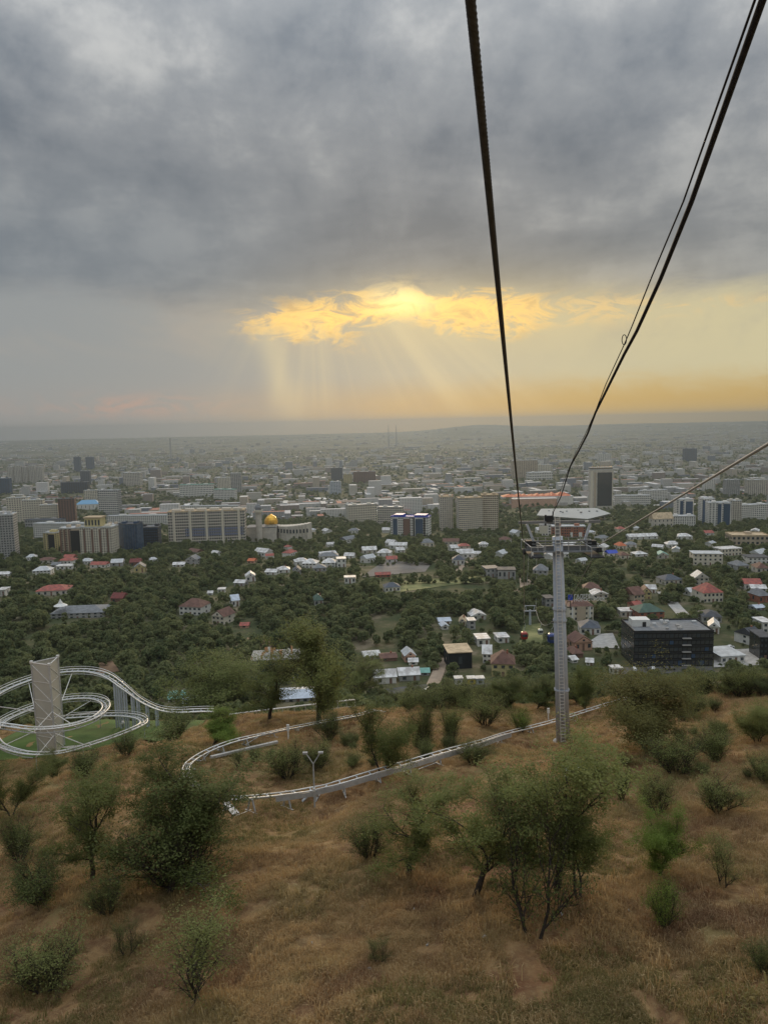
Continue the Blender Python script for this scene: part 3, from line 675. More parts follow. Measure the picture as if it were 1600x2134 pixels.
HOUSES = [
 # label, x0,x1,yt,yb, roof, roof mat, wall mat, rot, depth, floors, windows
 ('yellow two storey house with dark brown roof below the gondola line', 1022, 1081, 1350, 1410, 'h', 'roof_brown', 'wall_yellow', -8, 11, 2, 3),
 ('white walled annex with pale roof beside the yellow house', 1004, 1030, 1340, 1382, 'g', 'roof_white', 'wall_white', -8, 8, 2, 2),
 ('dark netted building shell with beige flat roof beside the dirt road', 927, 986, 1347, 1394, 'f', 'roof_beige', 'net_black', 5, 13, 1, 1),
 ('long white shed with pale metal roof at the road corner', 775, 828, 1390, 1425, 'g', 'roof_white', 'wall_white', 5, 8, 1, 2),
 ('grey walled shed joined to the long white shed', 826, 877, 1386, 1419, 'g', 'roof_white', 'wall_grey', 5, 9, 1, 2),
 ('low shed with mint green roof beside the dirt road', 876, 896, 1391, 1408, 'g', 'roof_teal', 'wall_grey', 0, 6, 1, 1),
 ('cream cottage with steep front gable among trees', 836, 868, 1349, 1380, 'gf', 'roof_pale', 'wall_pink', 10, 8, 1, 3),
 ('low house with white roof behind the cream cottage', 750, 794, 1354, 1374, 'g', 'roof_white', 'wall_grey', 12, 8, 1, 3),
 ('low barn with dark brown roof between white roof and cottage', 787, 829, 1359, 1378, 'g', 'roof_brown', 'wall_brown', 8, 8, 1, 2),
 ('small white lean-to roof at the foot of the cottage', 850, 872, 1372, 1386, 'g', 'roof_white', 'wall_white', 0, 5, 1, 1),
 ('pink house with brown roof and broad front gable', 1188, 1236, 1317, 1356, 'gf', 'roof_brown', 'wall_pink', 8, 10, 1, 3),
 ('white house with wide slate blue hipped roof', 1208, 1258, 1289, 1323, 'h', 'roof_slate', 'wall_white', -8, 12, 1, 4),
 ('dark brown roofed house half hidden by the cable pylon', 1184, 1217, 1347, 1371, 'h', 'roof_brown', 'wall_brown', 10, 9, 1, 2),
 ('low white roof in the garden left of the gatehouse', 1220, 1243, 1371, 1387, 'g', 'roof_white', 'wall_white', -15, 6, 1, 2),
 ('white tilted shed roof right of the cable pylon', 1183, 1204, 1365, 1382, 'g', 'roof_white', 'wall_white', 20, 6, 1, 1),
 ('beige cottage with brown gable behind the sign building', 1214, 1255, 1211, 1238, 'h', 'roof_brown', 'wall_beige', -12, 10, 2, 3),
 ('house with broad white gable roof behind the sign building', 1229, 1269, 1227, 1247, 'gf', 'roof_white', 'wall_beige', 8, 9, 1, 3),
 ('dark flat roofed house left of the cable pylon', 1133, 1156, 1242, 1264, 'f', 'roof_dark', 'wall_grey', 5, 9, 2, 2),
 ('red brick house with green roof and front dormer', 1324, 1386, 1254, 1292, 'h', 'roof_green', 'wall_brick', 5, 13, 2, 4),
 ('tall house with brown roof and ochre gable', 1304, 1345, 1219, 1256, 'g', 'roof_brown', 'wall_tan', 20, 12, 2, 3),
 ('low house with bright red roof tucked behind the green roof', 1314, 1342, 1250, 1272, 'g', 'roof_red', 'wall_pink', 15, 9, 1, 2),
 ('narrow house with ochre gable facing the street', 1335, 1362, 1219, 1248, 'gf', 'roof_brown', 'wall_yellow', -10, 9, 2, 2),
 ('white roofed house behind the ochre gable', 1344, 1372, 1216, 1236, 'g', 'roof_white', 'wall_white', -10, 9, 1, 2),
 ('white flat garage below the bright red roof', 1292, 1323, 1269, 1286, 'f', 'roof_white', 'wall_beige', 0, 8, 1, 3),
 ('wide house with dark grey hipped roof beyond the street', 1377, 1424, 1194, 1219, 'h', 'roof_slate', 'wall_beige', 8, 13, 1, 4),
 ('pale stone house with rounded white gable roof', 1446, 1479, 1188, 1219, 'gf', 'roof_white', 'wall_beige', -5, 10, 2, 3),
 ('cream villa with bright red hipped roof and balcony', 1457, 1508, 1211, 1255, 'h', 'roof_red', 'wall_cream', 6, 14, 2, 5),
 ('white house with red roof near the picture edge', 1551, 1592, 1203, 1228, 'g', 'roof_red', 'wall_white', -10, 11, 1, 3),
 ('long white roofed house in front of the red roof', 1565, 1602, 1216, 1233, 'g', 'roof_white', 'wall_white', -12, 9, 1, 3),
 ('brick house with grey roof at the picture edge', 1572, 1606, 1224, 1256, 'h', 'roof_grey', 'wall_brick', 10, 11, 1, 3),
 ('dark grey hipped house behind the black office', 1463, 1511, 1269, 1297, 'h', 'roof_dark', 'wall_grey', -10, 12, 1, 4),
 ('white house with bright folded roof beside the black office', 1476, 1513, 1289, 1321, 'gf', 'roof_white', 'wall_white', -22, 10, 1, 2),
 ('white house with charcoal roof and side gable', 1547, 1597, 1303, 1347, 'g', 'roof_dark', 'wall_white', 25, 12, 2, 3),
 ('white cube house cut by the picture edge', 1583, 1612, 1290, 1320, 'f', 'roof_white', 'wall_white', 5, 10, 2, 2),
 ('dark modern facade cut by the picture edge', 1580, 1612, 1316, 1374, 'f', 'roof_dark', 'dark_facade', -5, 12, 4, 3),
 ('pale small house among garden trees right of the street', 1430, 1462, 1222, 1242, 'g', 'roof_pale', 'wall_white', 12, 8, 1, 2),
 ('low blue roofed shed among trees near the red villa', 1568, 1596, 1258, 1272, 'g', 'roof_bluepale', 'wall_grey', 10, 7, 1, 2),
 # left half, in the woods
 ('cream house with brown roof and dark balcony gable in the woods', 439, 486, 1265, 1301, 'gf', 'roof_brown', 'wall_cream', -24, 11, 2, 3),
 ('house with white columns and wide brown hipped roof', 371, 434, 1244, 1282, 'h', 'roof_brown', 'wall_white', -14, 13, 2, 5),
 ('house with broad bright red roof above the treetops', 71, 140, 1216, 1241, 'h', 'roof_red', 'wall_beige', 6, 16, 1, 5),
 ('dark red roofed house sunk among trees', 230, 262, 1233, 1258, 'g', 'roof_darkred', 'wall_brown', -8, 10, 1, 2),
 ('sprawling mansion with dull grey roofs below the white tent', 101, 219, 1258, 1288, 'h', 'roof_grey', 'wall_grey', 4, 20, 2, 9),
 ('small pink roofed shed at the wood edge', 499, 519, 1296, 1309, 'g', 'roof_red', 'wall_pink', 0, 6, 1, 1),
 ('small house with pale blue double roof on the slope', 472, 500, 1237, 1264, 'g', 'roof_bluepale', 'wall_white', 20, 10, 1, 2),
 ('little white shed uphill of the pale blue roof', 452, 470, 1226, 1236, 'f', 'roof_white', 'wall_white', 5, 6, 1, 2),
 ('tiny white hut by the slope path', 431, 444, 1230, 1240, 'g', 'roof_white', 'wall_white', 5, 5, 1, 1),
 ('white roofed cottage on the slope above the blue roof', 507, 534, 1190, 1212, 'gf', 'roof_white', 'wall_white', 12, 9, 1, 2),
 ('long pale roof stepping down the slope', 486, 516, 1207, 1221, 'g', 'roof_white', 'wall_grey', -15, 8, 1, 2),
 ('house with dull green roof deep in the trees', 341, 386, 1436, 1462, 'g', 'roof_teal', 'wall_white', 10, 9, 1, 3),
 ('low building with pale blue sheeting roof by the coaster', 376, 420, 1453, 1470, 'g', 'roof_bluepale', 'wall_grey', 5, 8, 1, 3),
 ('building with wide blue sheeted roof behind the tall ridge trees', 575, 661, 1429, 1462, 'g', 'roof_bluepale', 'wall_grey', 6, 12, 1, 5),
 ('white villa with rows of dark windows at the wood edge', 64, 106, 1178, 1198, 'h', 'roof_pale', 'wall_white', 10, 12, 2, 5),
 ('grey roofed cottage behind the white villa', 105, 126, 1170, 1183, 'g', 'roof_grey', 'wall_grey', 5, 9, 1, 2),
 ('low white terrace beyond the white villa', 116, 152, 1177, 1187, 'f', 'roof_white', 'wall_white', 4, 9, 1, 4),
 ('red and white roofed house in the hazy village', 187, 225, 1169, 1183, 'g', 'roof_red', 'wall_white', -6, 9, 1, 3),
 ('house with plain light grey metal gable roof', 228, 256, 1163, 1180, 'g', 'roof_pale', 'wall_grey', 8, 11, 1, 2),
 ('house with dull maroon roof beside the grey metal gable', 268, 293, 1162, 1179, 'g', 'roof_darkred', 'wall_brown', 6, 11, 1, 2),
 ('pale green cottage with pointed front gable', 275, 303, 1171, 1193, 'gf', 'roof_grey', 'wall_yellow', 12, 10, 1, 2),
 ('tall grey gabled house above the far treetops', 386, 415, 1155, 1176, 'gf', 'roof_grey', 'wall_grey', -10, 11, 2, 2),
 ('long low white roof left of the grey gabled house', 358, 385, 1170, 1181, 'g', 'roof_white', 'wall_white', 5, 9, 1, 3),
 ('small house with orange roof in the trees', 515, 534, 1162, 1174, 'g', 'roof_orange', 'wall_pink', -10, 9, 1, 2),
 ('white shed cut by the picture edge near the villa', -6, 20, 1190, 1201, 'g', 'roof_white', 'wall_white', 5, 9, 1, 2),
 ('white house with dark balcony cut by the picture edge', -8, 13, 1226, 1243, 'f', 'roof_white', 'wall_white', 5, 9, 1, 2),
 # village in the middle
 ('white double roofed house left end of the middle village', 551, 582, 1184, 1198, 'g', 'roof_white', 'wall_white', -14, 9, 1, 2),
 ('bright white roof beside the grey gable in the village', 574, 605, 1178, 1194, 'h', 'roof_white', 'wall_white', 10, 10, 1, 2),
 ('dark grey gable house in the middle village', 608, 628, 1178, 1199, 'gf', 'roof_slate', 'wall_grey', 5, 10, 1, 2),
 ('white villa with balcony roofs in the middle village', 628, 664, 1163, 1184, 'h', 'roof_white', 'wall_white', -8, 12, 2, 4),
 ('grey hipped house in front of the white villas', 649, 681, 1174, 1191, 'h', 'roof_grey', 'wall_grey', 8, 11, 1, 3),
 ('long pale house with flat grey roof at the village top', 662, 706, 1149, 1166, 'h', 'roof_grey', 'wall_white', 4, 12, 1, 4),
 ('white boxy villa at the centre of the village', 670, 702, 1162, 1182, 'h', 'roof_white', 'wall_white', -4, 11, 2, 3),
 ('white house with broad terrace right of the boxy villa', 699, 722, 1162, 1182, 'f', 'roof_white', 'wall_white', 6, 10, 2, 2),
 ('white roofed cottage above the terrace house', 716, 741, 1150, 1164, 'g', 'roof_white', 'wall_white', -10, 10, 1, 2),
 ('house with long white roof above the gravel field', 752, 786, 1137, 1154, 'g', 'roof_white', 'wall_beige', 8, 11, 1, 3),
 ('house with fanned white metal roofs above the gravel field', 785, 818, 1142, 1160, 'h', 'roof_white', 'wall_white', -10, 11, 1, 2),
 ('brick house with red roof beside the gravel field', 803, 829, 1157, 1172, 'g', 'roof_red', 'wall_white', 6, 10, 1, 2),
 ('pair of white roofs above the brick house', 810, 850, 1129, 1143, 'g', 'roof_white', 'wall_white', -5, 10, 1, 3),
 ('white cottage with bright roof among dark trees', 822, 844, 1139, 1152, 'g', 'roof_white', 'wall_white', 12, 10, 1, 2),
 ('small white block alone among dark trees', 716, 742, 1201, 1216, 'f', 'roof_white', 'wall_white', 3, 7, 1, 3),
 ('white bungalow with charcoal roof by the dry field', 797, 835, 1211, 1233, 'h', 'roof_slate', 'wall_white', 8, 10, 1, 4),
 ('long red roofed shed on the gravel field', 780, 815, 1191, 1203, 'g', 'roof_red', 'wall_brick', 6, 7, 1, 3),
 ('house with faded green roof deep in the wood', 649, 675, 1236, 1262, 'h', 'roof_green', 'wall_grey', 10, 10, 1, 2),
 ('white house with dark hipped roof above the field track', 941, 972, 1155, 1178, 'h', 'roof_slate', 'wall_white', -8, 11, 1, 3),
 ('beige house with grey pyramid roof below the twin towers', 875, 905, 1121, 1140, 'h', 'roof_grey', 'wall_cream', 6, 12, 1, 3),
 ('white roofed house by the field track', 934, 956, 1134, 1148, 'g', 'roof_white', 'wall_white', 15, 10, 1, 2),
 ('red roofed cottage below the twin towers', 953, 980, 1131, 1143, 'h', 'roof_red', 'wall_beige', 5, 10, 1, 2),
 ('pale roofed cottage left of the wood bend', 910, 941, 1286, 1300, 'g', 'roof_bluepale', 'wall_white', 6, 8, 1, 2),
 ('small white gable below the pale roofed cottage', 915, 936, 1296, 1312, 'gf', 'roof_bluepale', 'wall_white', 10, 6, 1, 1),
 ('white gabled house near the gondola clearing', 975, 1014, 1270, 1292, 'gf', 'roof_white', 'wall_white', 10, 9, 1, 2),
 ('cream gabled house next to the white gabled house', 955, 976, 1283, 1304, 'gf', 'roof_beige', 'wall_cream', -10, 8, 1, 2),
 ('white flat hut with dark lower wall near the clearing', 973, 992, 1290, 1312, 'f', 'roof_white', 'wall_grey', 4, 6, 2, 1),
 ('white flat roof left of the gondola clearing', 990, 1022, 1325, 1347, 'f', 'roof_white', 'wall_white', 5, 9, 1, 2),
 ('isolated white flat roof beneath the gondola ropes', 1032, 1062, 1323, 1340, 'f', 'roof_white', 'wall_white', 5, 8, 1, 2),
 ('dark flat roofed modern villa beyond the wood', 1006, 1042, 1181, 1203, 'f', 'roof_slate', 'wall_grey', 10, 12, 2, 3),
 ('low dark flat roofed villa wing near the pylon head', 1036, 1078, 1184, 1207, 'f', 'roof_dark', 'wall_grey', -6, 12, 1, 4),
 ('grey two storey house with hipped roof left of the pylon', 1110, 1148, 1174, 1204, 'h', 'roof_grey', 'wall_grey', -14, 11, 2, 3),
 # right side middle distance
 ('cream four storey block with brown corner bay', 1444, 1510, 1150, 1178, 'f', 'roof_pale', 'wall_cream', -10, 14, 3, 6),
 ('white modern block with open terraces', 1493, 1548, 1140, 1158, 'f', 'roof_white', 'wall_cream', 12, 13, 2, 6),
 ('low white modern villa with dark flat roof', 1558, 1606, 1157, 1174, 'f', 'roof_dark', 'wall_white', -4, 14, 2, 5),
 ('grey green house with hipped roof near the modern villa', 1528, 1562, 1166, 1188, 'h', 'roof_grey', 'wall_grey', 8, 13, 1, 3),
 ('brown roofed house cut by the edge below the modern villa', 1576, 1608, 1170, 1194, 'h', 'roof_brown', 'wall_beige', -8, 13, 1, 3),
 ('bright blue roofed house right of the pylon head', 1264, 1288, 1145, 1160, 'g', 'roof_blue', 'wall_white', 6, 10, 1, 2),
 ('brown roofed house below the blue roof', 1289, 1312, 1148, 1165, 'h', 'roof_brown', 'wall_cream', 5, 10, 1, 2),
 ('white tent like roof right of the brown roof', 1320, 1350, 1147, 1160, 'h', 'roof_white', 'wall_white', 5, 11, 1, 2),
 ('house with pale turquoise gable roof', 1369, 1396, 1147, 1164, 'gf', 'roof_teal', 'wall_beige', -8, 11, 1, 2),
 ('orange roofed house right of the pylon head', 1284, 1306, 1128, 1145, 'h', 'roof_orange', 'wall_cream', 10, 11, 1, 2),
 ('pale house with grey roof above the turquoise gable', 1302, 1330, 1127, 1141, 'h', 'roof_grey', 'wall_white', -10, 11, 1, 2),
 ('low white row house among trees right of the pylon', 1306, 1372, 1110, 1124, 'g', 'roof_white', 'wall_white', 5, 12, 1, 5),
 ('white house with rose roof in the right woods', 1466, 1488, 1104, 1116, 'g', 'roof_red', 'wall_white', 6, 11, 1, 2),
 ('white roofed terrace in the right woods', 1410, 1444, 1110, 1124, 'h', 'roof_white', 'wall_white', -5, 12, 1, 3),
 ('beige low block at the edge of the right woods', 1356, 1404, 1067, 1098, 'g', 'roof_beige', 'wall_beige', 8, 14, 2, 5),
 ('small red roofed house behind the pylon head', 1284, 1304, 1096, 1108, 'h', 'roof_red', 'wall_cream', 6, 11, 1, 2),
]
for k, (lb, x0, x1, yt, yb, ro, rm_, wm_, rot, dp, fl, nw) in enumerate(HOUSES):
    house(lb, x0, x1, yt, yb, ro, rm_, wm_, rot, dp, fl, nw, chim=(k % 4 == 0 and ro != 'f'))
# white peaked tent on the mansion's terrace
def tent():
    g = ground(160, 1286); s = g.y / F
    r = tag(empty('party_tent', at(127, 1262, g.y - 2) , 0), 'white peaked tent standing over the grey mansion', 'tent')
    n = 8; R = 4.2
    m = MB(); m.add([(R * math.cos(2 * math.pi * k / n), R * math.sin(2 * math.pi * k / n), 0) for k in range(n)] + [(R * .35 * math.cos(2 * math.pi * k / n), R * .35 * math.sin(2 * math.pi * k / n), 1.4) for k in range(n)] + [(0, 0, 4.4)],
                    [(k, (k + 1) % n, n + (k + 1) % n, n + k) for k in range(n)] + [(n + k, n + (k + 1) % n, 2 * n) for k in range(n)])
    m.build('canopy', 'white_paint', r)
    for k in range(4): MB().bar((R * .7 * math.cos(k * 1.57 + .8), R * .7 * math.sin(k * 1.57 + .8), 0.3), (R * .7 * math.cos(k * 1.57 + .8), R * .7 * math.sin(k * 1.57 + .8), -9), .12).build('pole', 'galv', r)
tent()
# construction site: pale columns over dark netting
def site_shell():
    g = ground(572, 1418); s = g.y / F; keep(515, 630, 1340, 1418, g.y, .45)
    W = 105 * s; r = tag(empty('construction_site', (g.x, g.y + 7, g.z), rad(4)), 'unfinished building with pale columns above dark green netting', 'building site')
    H = 45 * s
    MB().box((W * .04, 0, H / 2 - 3), (W * .8, 13, H + 6)).build('netting', 'net_green', r)
    piece('slab', 'concrete', r, (0, 0, H + .2), (W, 14, .4))
    rn = random.Random(2)
    for k in range(15):
        u = -W / 2 + (k + .5) * W / 15; hh = (1.2 + 2.2 * min(1, k / 5)) * rn.uniform(.7, 1.1)
        piece('column', 'wall_white' if k % 3 else 'timber', r, (u, rn.choice((-6, -5.8, 0)), H + .4 + hh / 2), (rn.uniform(.4, 1.1), .5, hh))
    for k in range(7): piece('formwork', 'timber', r, (rn.uniform(-W * .4, W * .3), rn.uniform(-4, 5), H + .4 + .9), (rn.uniform(1, 2.5), .3, rn.uniform(1.2, 2.6)), rn.uniform(-1, 1))
    for k in range(5): piece('column', 'concrete', r, (W * (.1 + .09 * k), -6.8, -1.5), (.6, .5, 5))
site_shell()
def kiosks():
    for lb, x0, x1, yt, yb, wm in (('bright yellow kiosk among fences by the road', 975, 989, 1414, 1428, 'yellow'), ('white hut beside the yellow kiosk', 947, 964, 1415, 1428, 'wall_white'), ('grey hut right of the yellow kiosk', 990, 1010, 1414, 1428, 'roof_bluepale')):
        house(lb, x0, x1, yt, yb, 'f', 'roof_pale', wm, 3, 3, 1, 1, 'kiosk', 'kiosk', door=False)
kiosks()

# --- the middle city, drawn building by building
GS = 'glazing_strip'
r_, W_, H_, D_, s_ = block('tall brown glass hotel tower with pale edge pillars', 1229, 1276, 979, 1062, 'wall_beige', 24, 0, 0, 18, strips=[(.0, .10, .02, .97, 'wall_cream', 'edge_pillar'), (.16, .24, .05, .94, 'wall_tan', 'window_bay'), (.30, .95, .10, .93, 'glass', GS), (.97, 1.0, .02, .97, 'wall_cream', 'edge_pillar')], huts=0, name='hotel_tower', cat='tower', hide=.1)
piece('crown_band', 'bronze', r_, (0, 0, H_ + 2.5), (W_ * .96, D_ * .96, 4)); piece('crown_cap', 'wall_beige', r_, (0, 0, H_ + 5), (W_ * 1.02, D_ * 1.02, 1.2))
m = MB(); nf = 24
for f in range(nf):
    m.box((W_ * .125, -D_ / 2 - .5, H_ * (.1 + .83 * (f + .98) / nf)), (W_ * .64, .3, H_ * .83 / nf * .22))
m.build('floor_band', 'dark_steel', r_, kind='stuff')
m = MB()
for k in range(9):
    a = (k - 4) / 4; m.bar((a * W_ * .4, -D_ * .4, H_ + 5.5), (a * W_ * .44, -D_ * .4, H_ + 8 + 2 * (1 - abs(a))), .8)
m.build('crown_spikes', 'gold', r_, kind='stuff')
def palace():
    g = ground(1195, 1090); s = g.y / F; keep(1113, 1278, 1056, 1092, g.y, .15)
    W = 160 * s; D = 95.; r = tag(empty('palace_hall', (g.x + 14 * s, g.y + D / 2, g.z), rad(-3)), 'palace hall under a huge sloping white roof slab', 'concert hall')
    z0, z1 = 6., 9.5
    m = MB(); a, b_ = W / 2, D / 2
    top = [(-a, -b_ * .1, z1 - 1), (a * .22, -b_, z1 - 3), (a, -b_ * .05, z1), (a * .8, b_, z1 + 4), (-a * .75, b_, z1 + 4)]
    m.add(top + [(x * .93, y * .93, z - 3.4) for x, y, z in top], [(0, 1, 2, 3, 4), (9, 8, 7, 6, 5)] + [(k, k + 5, (k + 1) % 5 + 5, (k + 1) % 5) for k in range(5)])
    m.build('roof', 'palace', r)
    MB().box((0, 6, 0), (W * .62, D * .55, 13)).build('wall', 'glass', r)
    for k in range(8):
        t = k / 7; piece('column', 'concrete', r, (-a * .8 + t * a * 1.6, -b_ * .35 * (1 - abs(t - .6)), 1), (1.2, 1.2, 11))
    rn = random.Random(3)
    for k in range(9): piece('skylight', 'roof_grey', r, (rn.uniform(-a * .6, a * .7), rn.uniform(0, b_ * .7), z1 + 2.4), (3, 3, 1.4))
palace()
def market():
    g = ground(1120, 1056); s = g.y / F; keep(1062, 1203, 1010, 1055, g.y, .2)
    r = tag(empty('sports_complex', (g.x, g.y + 20, g.z)), 'long pale complex crowned by angular orange roofs', 'complex')
    MB().box((-8, -14, 8), (92 * s, 24, 24)).build('wall', 'wall_pink', r)
    MB().box((18, 30, 9), (128 * s, 50, 24)).build('wall', 'wall_white', r)
    piece('roof', 'roof_white', r, (-8, -14, 20.3), (94 * s, 25, .8)); piece('roof', 'roof_pale', r, (18, 30, 21.4), (130 * s, 51, .8))
    rn = random.Random(8)
    for k in range(11):
        x = -58 * s + k * 12.4 * s; hh = rn.uniform(3.5, 8); w = rn.uniform(15, 22) * s
        MB().add([(x - w / 2, 10, 21.9), (x + w / 2, 10, 21.9), (x + w / 2, 52, 21.9), (x - w / 2, 52, 21.9), (x + rn.uniform(-.3, .5) * w, 20, 22 + hh * .5), (x + rn.uniform(.0, .5) * w, 48, 22 + hh)],
                 [(0, 1, 4), (1, 2, 5, 4), (2, 3, 5), (3, 0, 4, 5), (0, 3, 2, 1)]).build('orange_roof', 'roof_orange', r)
market()
def mosque():
    g = ground(545, 1130); s = g.y / F; keep(512, 645, 1066, 1128, g.y, .2)
    r = tag(empty('domed_hall', (g.x, g.y, g.z)), 'pale hall with ribbed golden dome among trees', 'domed building')
    MB().box((0, 14, 8), (64 * s, 26, 22)).build('wall', 'wall_beige', r); piece('roof', 'roof_grey', r, (0, 14, 19.3), (65 * s, 27, .7))
    cx = (564 - 545) * s; R = 13.5 * s
    MB().cyl((cx, 12, 18), R * .92, 5, 24).build('drum', 'wall_cream', r)
    pr = [(R, 0), (R * 1.04, R * .35), (R * .98, R * .75), (R * .8, R * 1.15), (R * .5, R * 1.5), (R * .15, R * 1.72), (.1, R * 1.85)]
    m = MB(); n = 32
    vs = [(cx + q * (1 + .03 * (k % 2)) * math.cos(2 * math.pi * k / n), 12 + q * (1 + .03 * (k % 2)) * math.sin(2 * math.pi * k / n), 22.5 + z * .85) for q, z in pr for k in range(n)]
    m.add(vs, [(i * n + k, i * n + (k + 1) % n, (i + 1) * n + (k + 1) % n, (i + 1) * n + k) for i in range(len(pr) - 1) for k in range(n)])
    m.build('dome', 'gold', r)
    t = tag(empty('minaret', (g.x + (542 - 545) * s, g.y - 3, g.z)), 'slim round tower with grey cap beside the golden dome', 'tower')
    MB().cyl((0, 0, -4), 4.2, 46, 14, 3.8).build('shaft', 'wall_beige', t); MB().cyl((0, 0, 40), 5.8, 3, 14).build('gallery', 'wall_cream', t)
    MB().tube([(0, 0, 43), (0, 0, 46), (0, 0, 49), (0, 0, 51)], [4.6, 4.8, 3, .2], 14).build('cap', 'roof_grey', t)
    c = tag(empty('curved_hall', at(611, 1120, g.y + 4)), 'long pale curved hall right of the golden dome', 'building')
    c.location.z = g.z
    m = MB(); n = 10
    for k in range(n):
        a = (k / (n - 1) - .5); m.box((a * 62 * s, 30 * a * a * 1.2 - 6 * a, 9 + 3 * a), (68 * s / n, 18, 24), -.5 * a)
    m.build('wall', 'wall_beige', c)
    for k in range(n): piece('window', 'glass', c, ((k / (n - 1) - .5) * 62 * s, 30 * (k / (n - 1) - .5) ** 2 * 1.2 - 6 * (k / (n - 1) - .5) - 9.2, 14), (2, .4, 5), -.5 * (k / (n - 1) - .5))
mosque()

block('slim beige tower left of the twin curved towers', 917, 944, 1034, 1106, 'wall_beige', 17, 6, 0, 20, roofm='roof_beige', ww=.45, wh=.45, hide=.15)
block('broad beige tower group with rounded bays', 953, 1006, 1036, 1108, 'wall_beige', 17, 12, 4, 22, roofm='roof_beige', ww=.45, wh=.45, bands='wall_cream', hide=.15)
block('taller right wing of the beige tower group', 1003, 1041, 1030, 1106, 'wall_tan', 18, 8, -6, 22, roofm='roof_beige', ww=.45, wh=.45, bands='wall_cream', hide=.15)
B_ = []
r_, W_, H_, D_, s_ = block('white block with blue roof and purple glazing bays', 814, 900, 1075, 1117, 'wall_white', 8, 20, -16, 18, 'glass', 'roof_blue', strips=[(.06, .18, .05, .92, 'glass_blue', GS), (.34, .52, .05, .92, 'wall_brown', GS), (.60, .64, .0, .98, 'dark_facade', GS), (.66, .86, .05, .92, 'glass_blue', GS), (.88, .92, 0, .98, 'dark_facade', GS)], huts=0, hide=.2)
piece('roof_canopy', 'roof_blue', r_, (-W_ * .3, 0, H_ + 2.2), (W_ * .25, D_, 2)); piece('roof_canopy', 'roof_blue', r_, (W_ * .28, 0, H_ + 2.2), (W_ * .3, D_, 2))
block('cream stepped flats left of the blue roofed block', 721, 786, 1051, 1090, 'wall_cream', 8, 12, 18, 16, hide=.3)
block('cream flats half behind the blue roofed block', 787, 842, 1056, 1094, 'wall_beige', 8, 11, -15, 16, hide=.3)
block('white end wall of the stepped flats', 719, 740, 1050, 1078, 'wall_white', 8, 3, 18, 12, hide=.3)
# left cluster
r_, W_, H_, D_, s_ = block('cream yellow stepped tower with vertical brown glazing', 168, 240, 1096, 1156, 'wall_cream', 11, 14, -4, 18, strips=[(.12, .17, 0, .95, 'wall_brown', GS), (.36, .42, 0, .95, 'wall_brown', GS), (.60, .66, 0, .95, 'wall_brown', GS), (.84, .89, 0, .95, 'wall_brown', GS)], hide=.15)
piece('upper_tower', 'wall_yellow', r_, (-W_ * .15, 3, H_ + 5), (W_ * .5, D_ * .7, 10)); piece('tower_roof', 'roof_beige', r_, (-W_ * .15, 3, H_ + 10.8), (W_ * .55, D_ * .8, 1.4))
for k in range(5): piece('window', 'glass', r_, (-W_ * .15 + (k - 2) * W_ * .1, 3 - D_ * .36, H_ + 5), (W_ * .045, .4, 6))
block('brown striped left wing of the cream stepped tower', 124, 170, 1098, 1152, 'wall_tan', 11, 5, 8, 18, strips=[(.0, .08, 0, .97, 'wall_brown', GS), (.2, .27, 0, .97, 'wall_brown', GS), (.42, .48, 0, .97, 'wall_brown', GS), (.52, .97, .0, .92, 'dark_facade', GS)], hide=.15)
block('small ochre tower with dark glass side', 91, 125, 1108, 1149, 'wall_yellow', 9, 4, -14, 16, strips=[(.45, .97, 0, .94, 'dark_facade', GS)], hide=.2)
block('brown block joined to the blue glass tower', 224, 249, 1092, 1136, 'wall_tan', 9, 4, 0, 15, hide=.2)
block('blue glass office block right of the cream tower', 247, 292, 1090, 1150, 'glass_blue', 10, 0, -5, 18, strips=[(k * .125 + .02, k * .125 + .03, 0, .97, 'roof_slate', 'mullion') for k in range(8)], roofm='roof_slate', hide=.2, cat='office building', name='office_block')
block('dark glass block with slanted roof among the trees', 292, 331, 1096, 1142, 'dark_facade', 8, 8, 4, 18, 'glass_blue', 'roof_grey', hide=.3, cat='office building', name='office_block')
r_, W_, H_, D_, s_ = block('huge pinkish apartment block with blue balcony bands', 351, 512, 1062, 1136, 'wall_beige', 12, 34, 5, 22, bands='wall_beige', roofm='roof_beige', huts=6, hide=.2, ww=.6, wh=.55)
for f in (4, 5, 6): piece('balcony_band', 'balcony_blue', r_, (W_ * .1, -D_ / 2 - .6, f * H_ / 12), (W_ * .76, .5, H_ / 12 * .5))
for k in range(5): piece('stair_tower', 'wall_cream', r_, ((k - 2) * W_ * .21, -D_ / 2 - .4, H_ * .52), (W_ * .03, 1.6, H_ * 1.04))
block('long white slab behind the cream tower', 67, 188, 1090, 1126, 'wall_white', 8, 26, -9, 14, hide=.35)
block('long white slab running behind the huge block', 222, 352, 1074, 1098, 'wall_white', 7, 30, -4, 14, hide=.4)
block('white slab rising over the huge block', 376, 500, 1054, 1076, 'wall_white', 8, 26, -6, 14, hide=.6)
block('brown tower with pale left side', 122, 158, 1039, 1094, 'wall_brown', 15, 6, 12, 18, roofm='roof_grey', hide=.2)
block('cream stepped slab with tall notched roofline', 16, 62, 1037, 1090, 'wall_cream', 12, 9, 10, 16, hide=.2)
block('middle step of the cream notched slab', 48, 92, 1042, 1094, 'wall_cream', 11, 9, 10, 16, hide=.2)
block('lowest step of the cream notched slab', 84, 122, 1052, 1094, 'wall_cream', 9, 8, 10, 16, hide=.25)
block('long dark roofed hall below the notched slab', 52, 132, 1082, 1102, 'wall_grey', 3, 14, -5, 18, roofm='roof_slate', hide=.4, name='hall', cat='hall')
block('grey and cream tower cut by the picture edge', -14, 32, 1070, 1165, 'wall_grey', 18, 7, 14, 20, hide=.2)
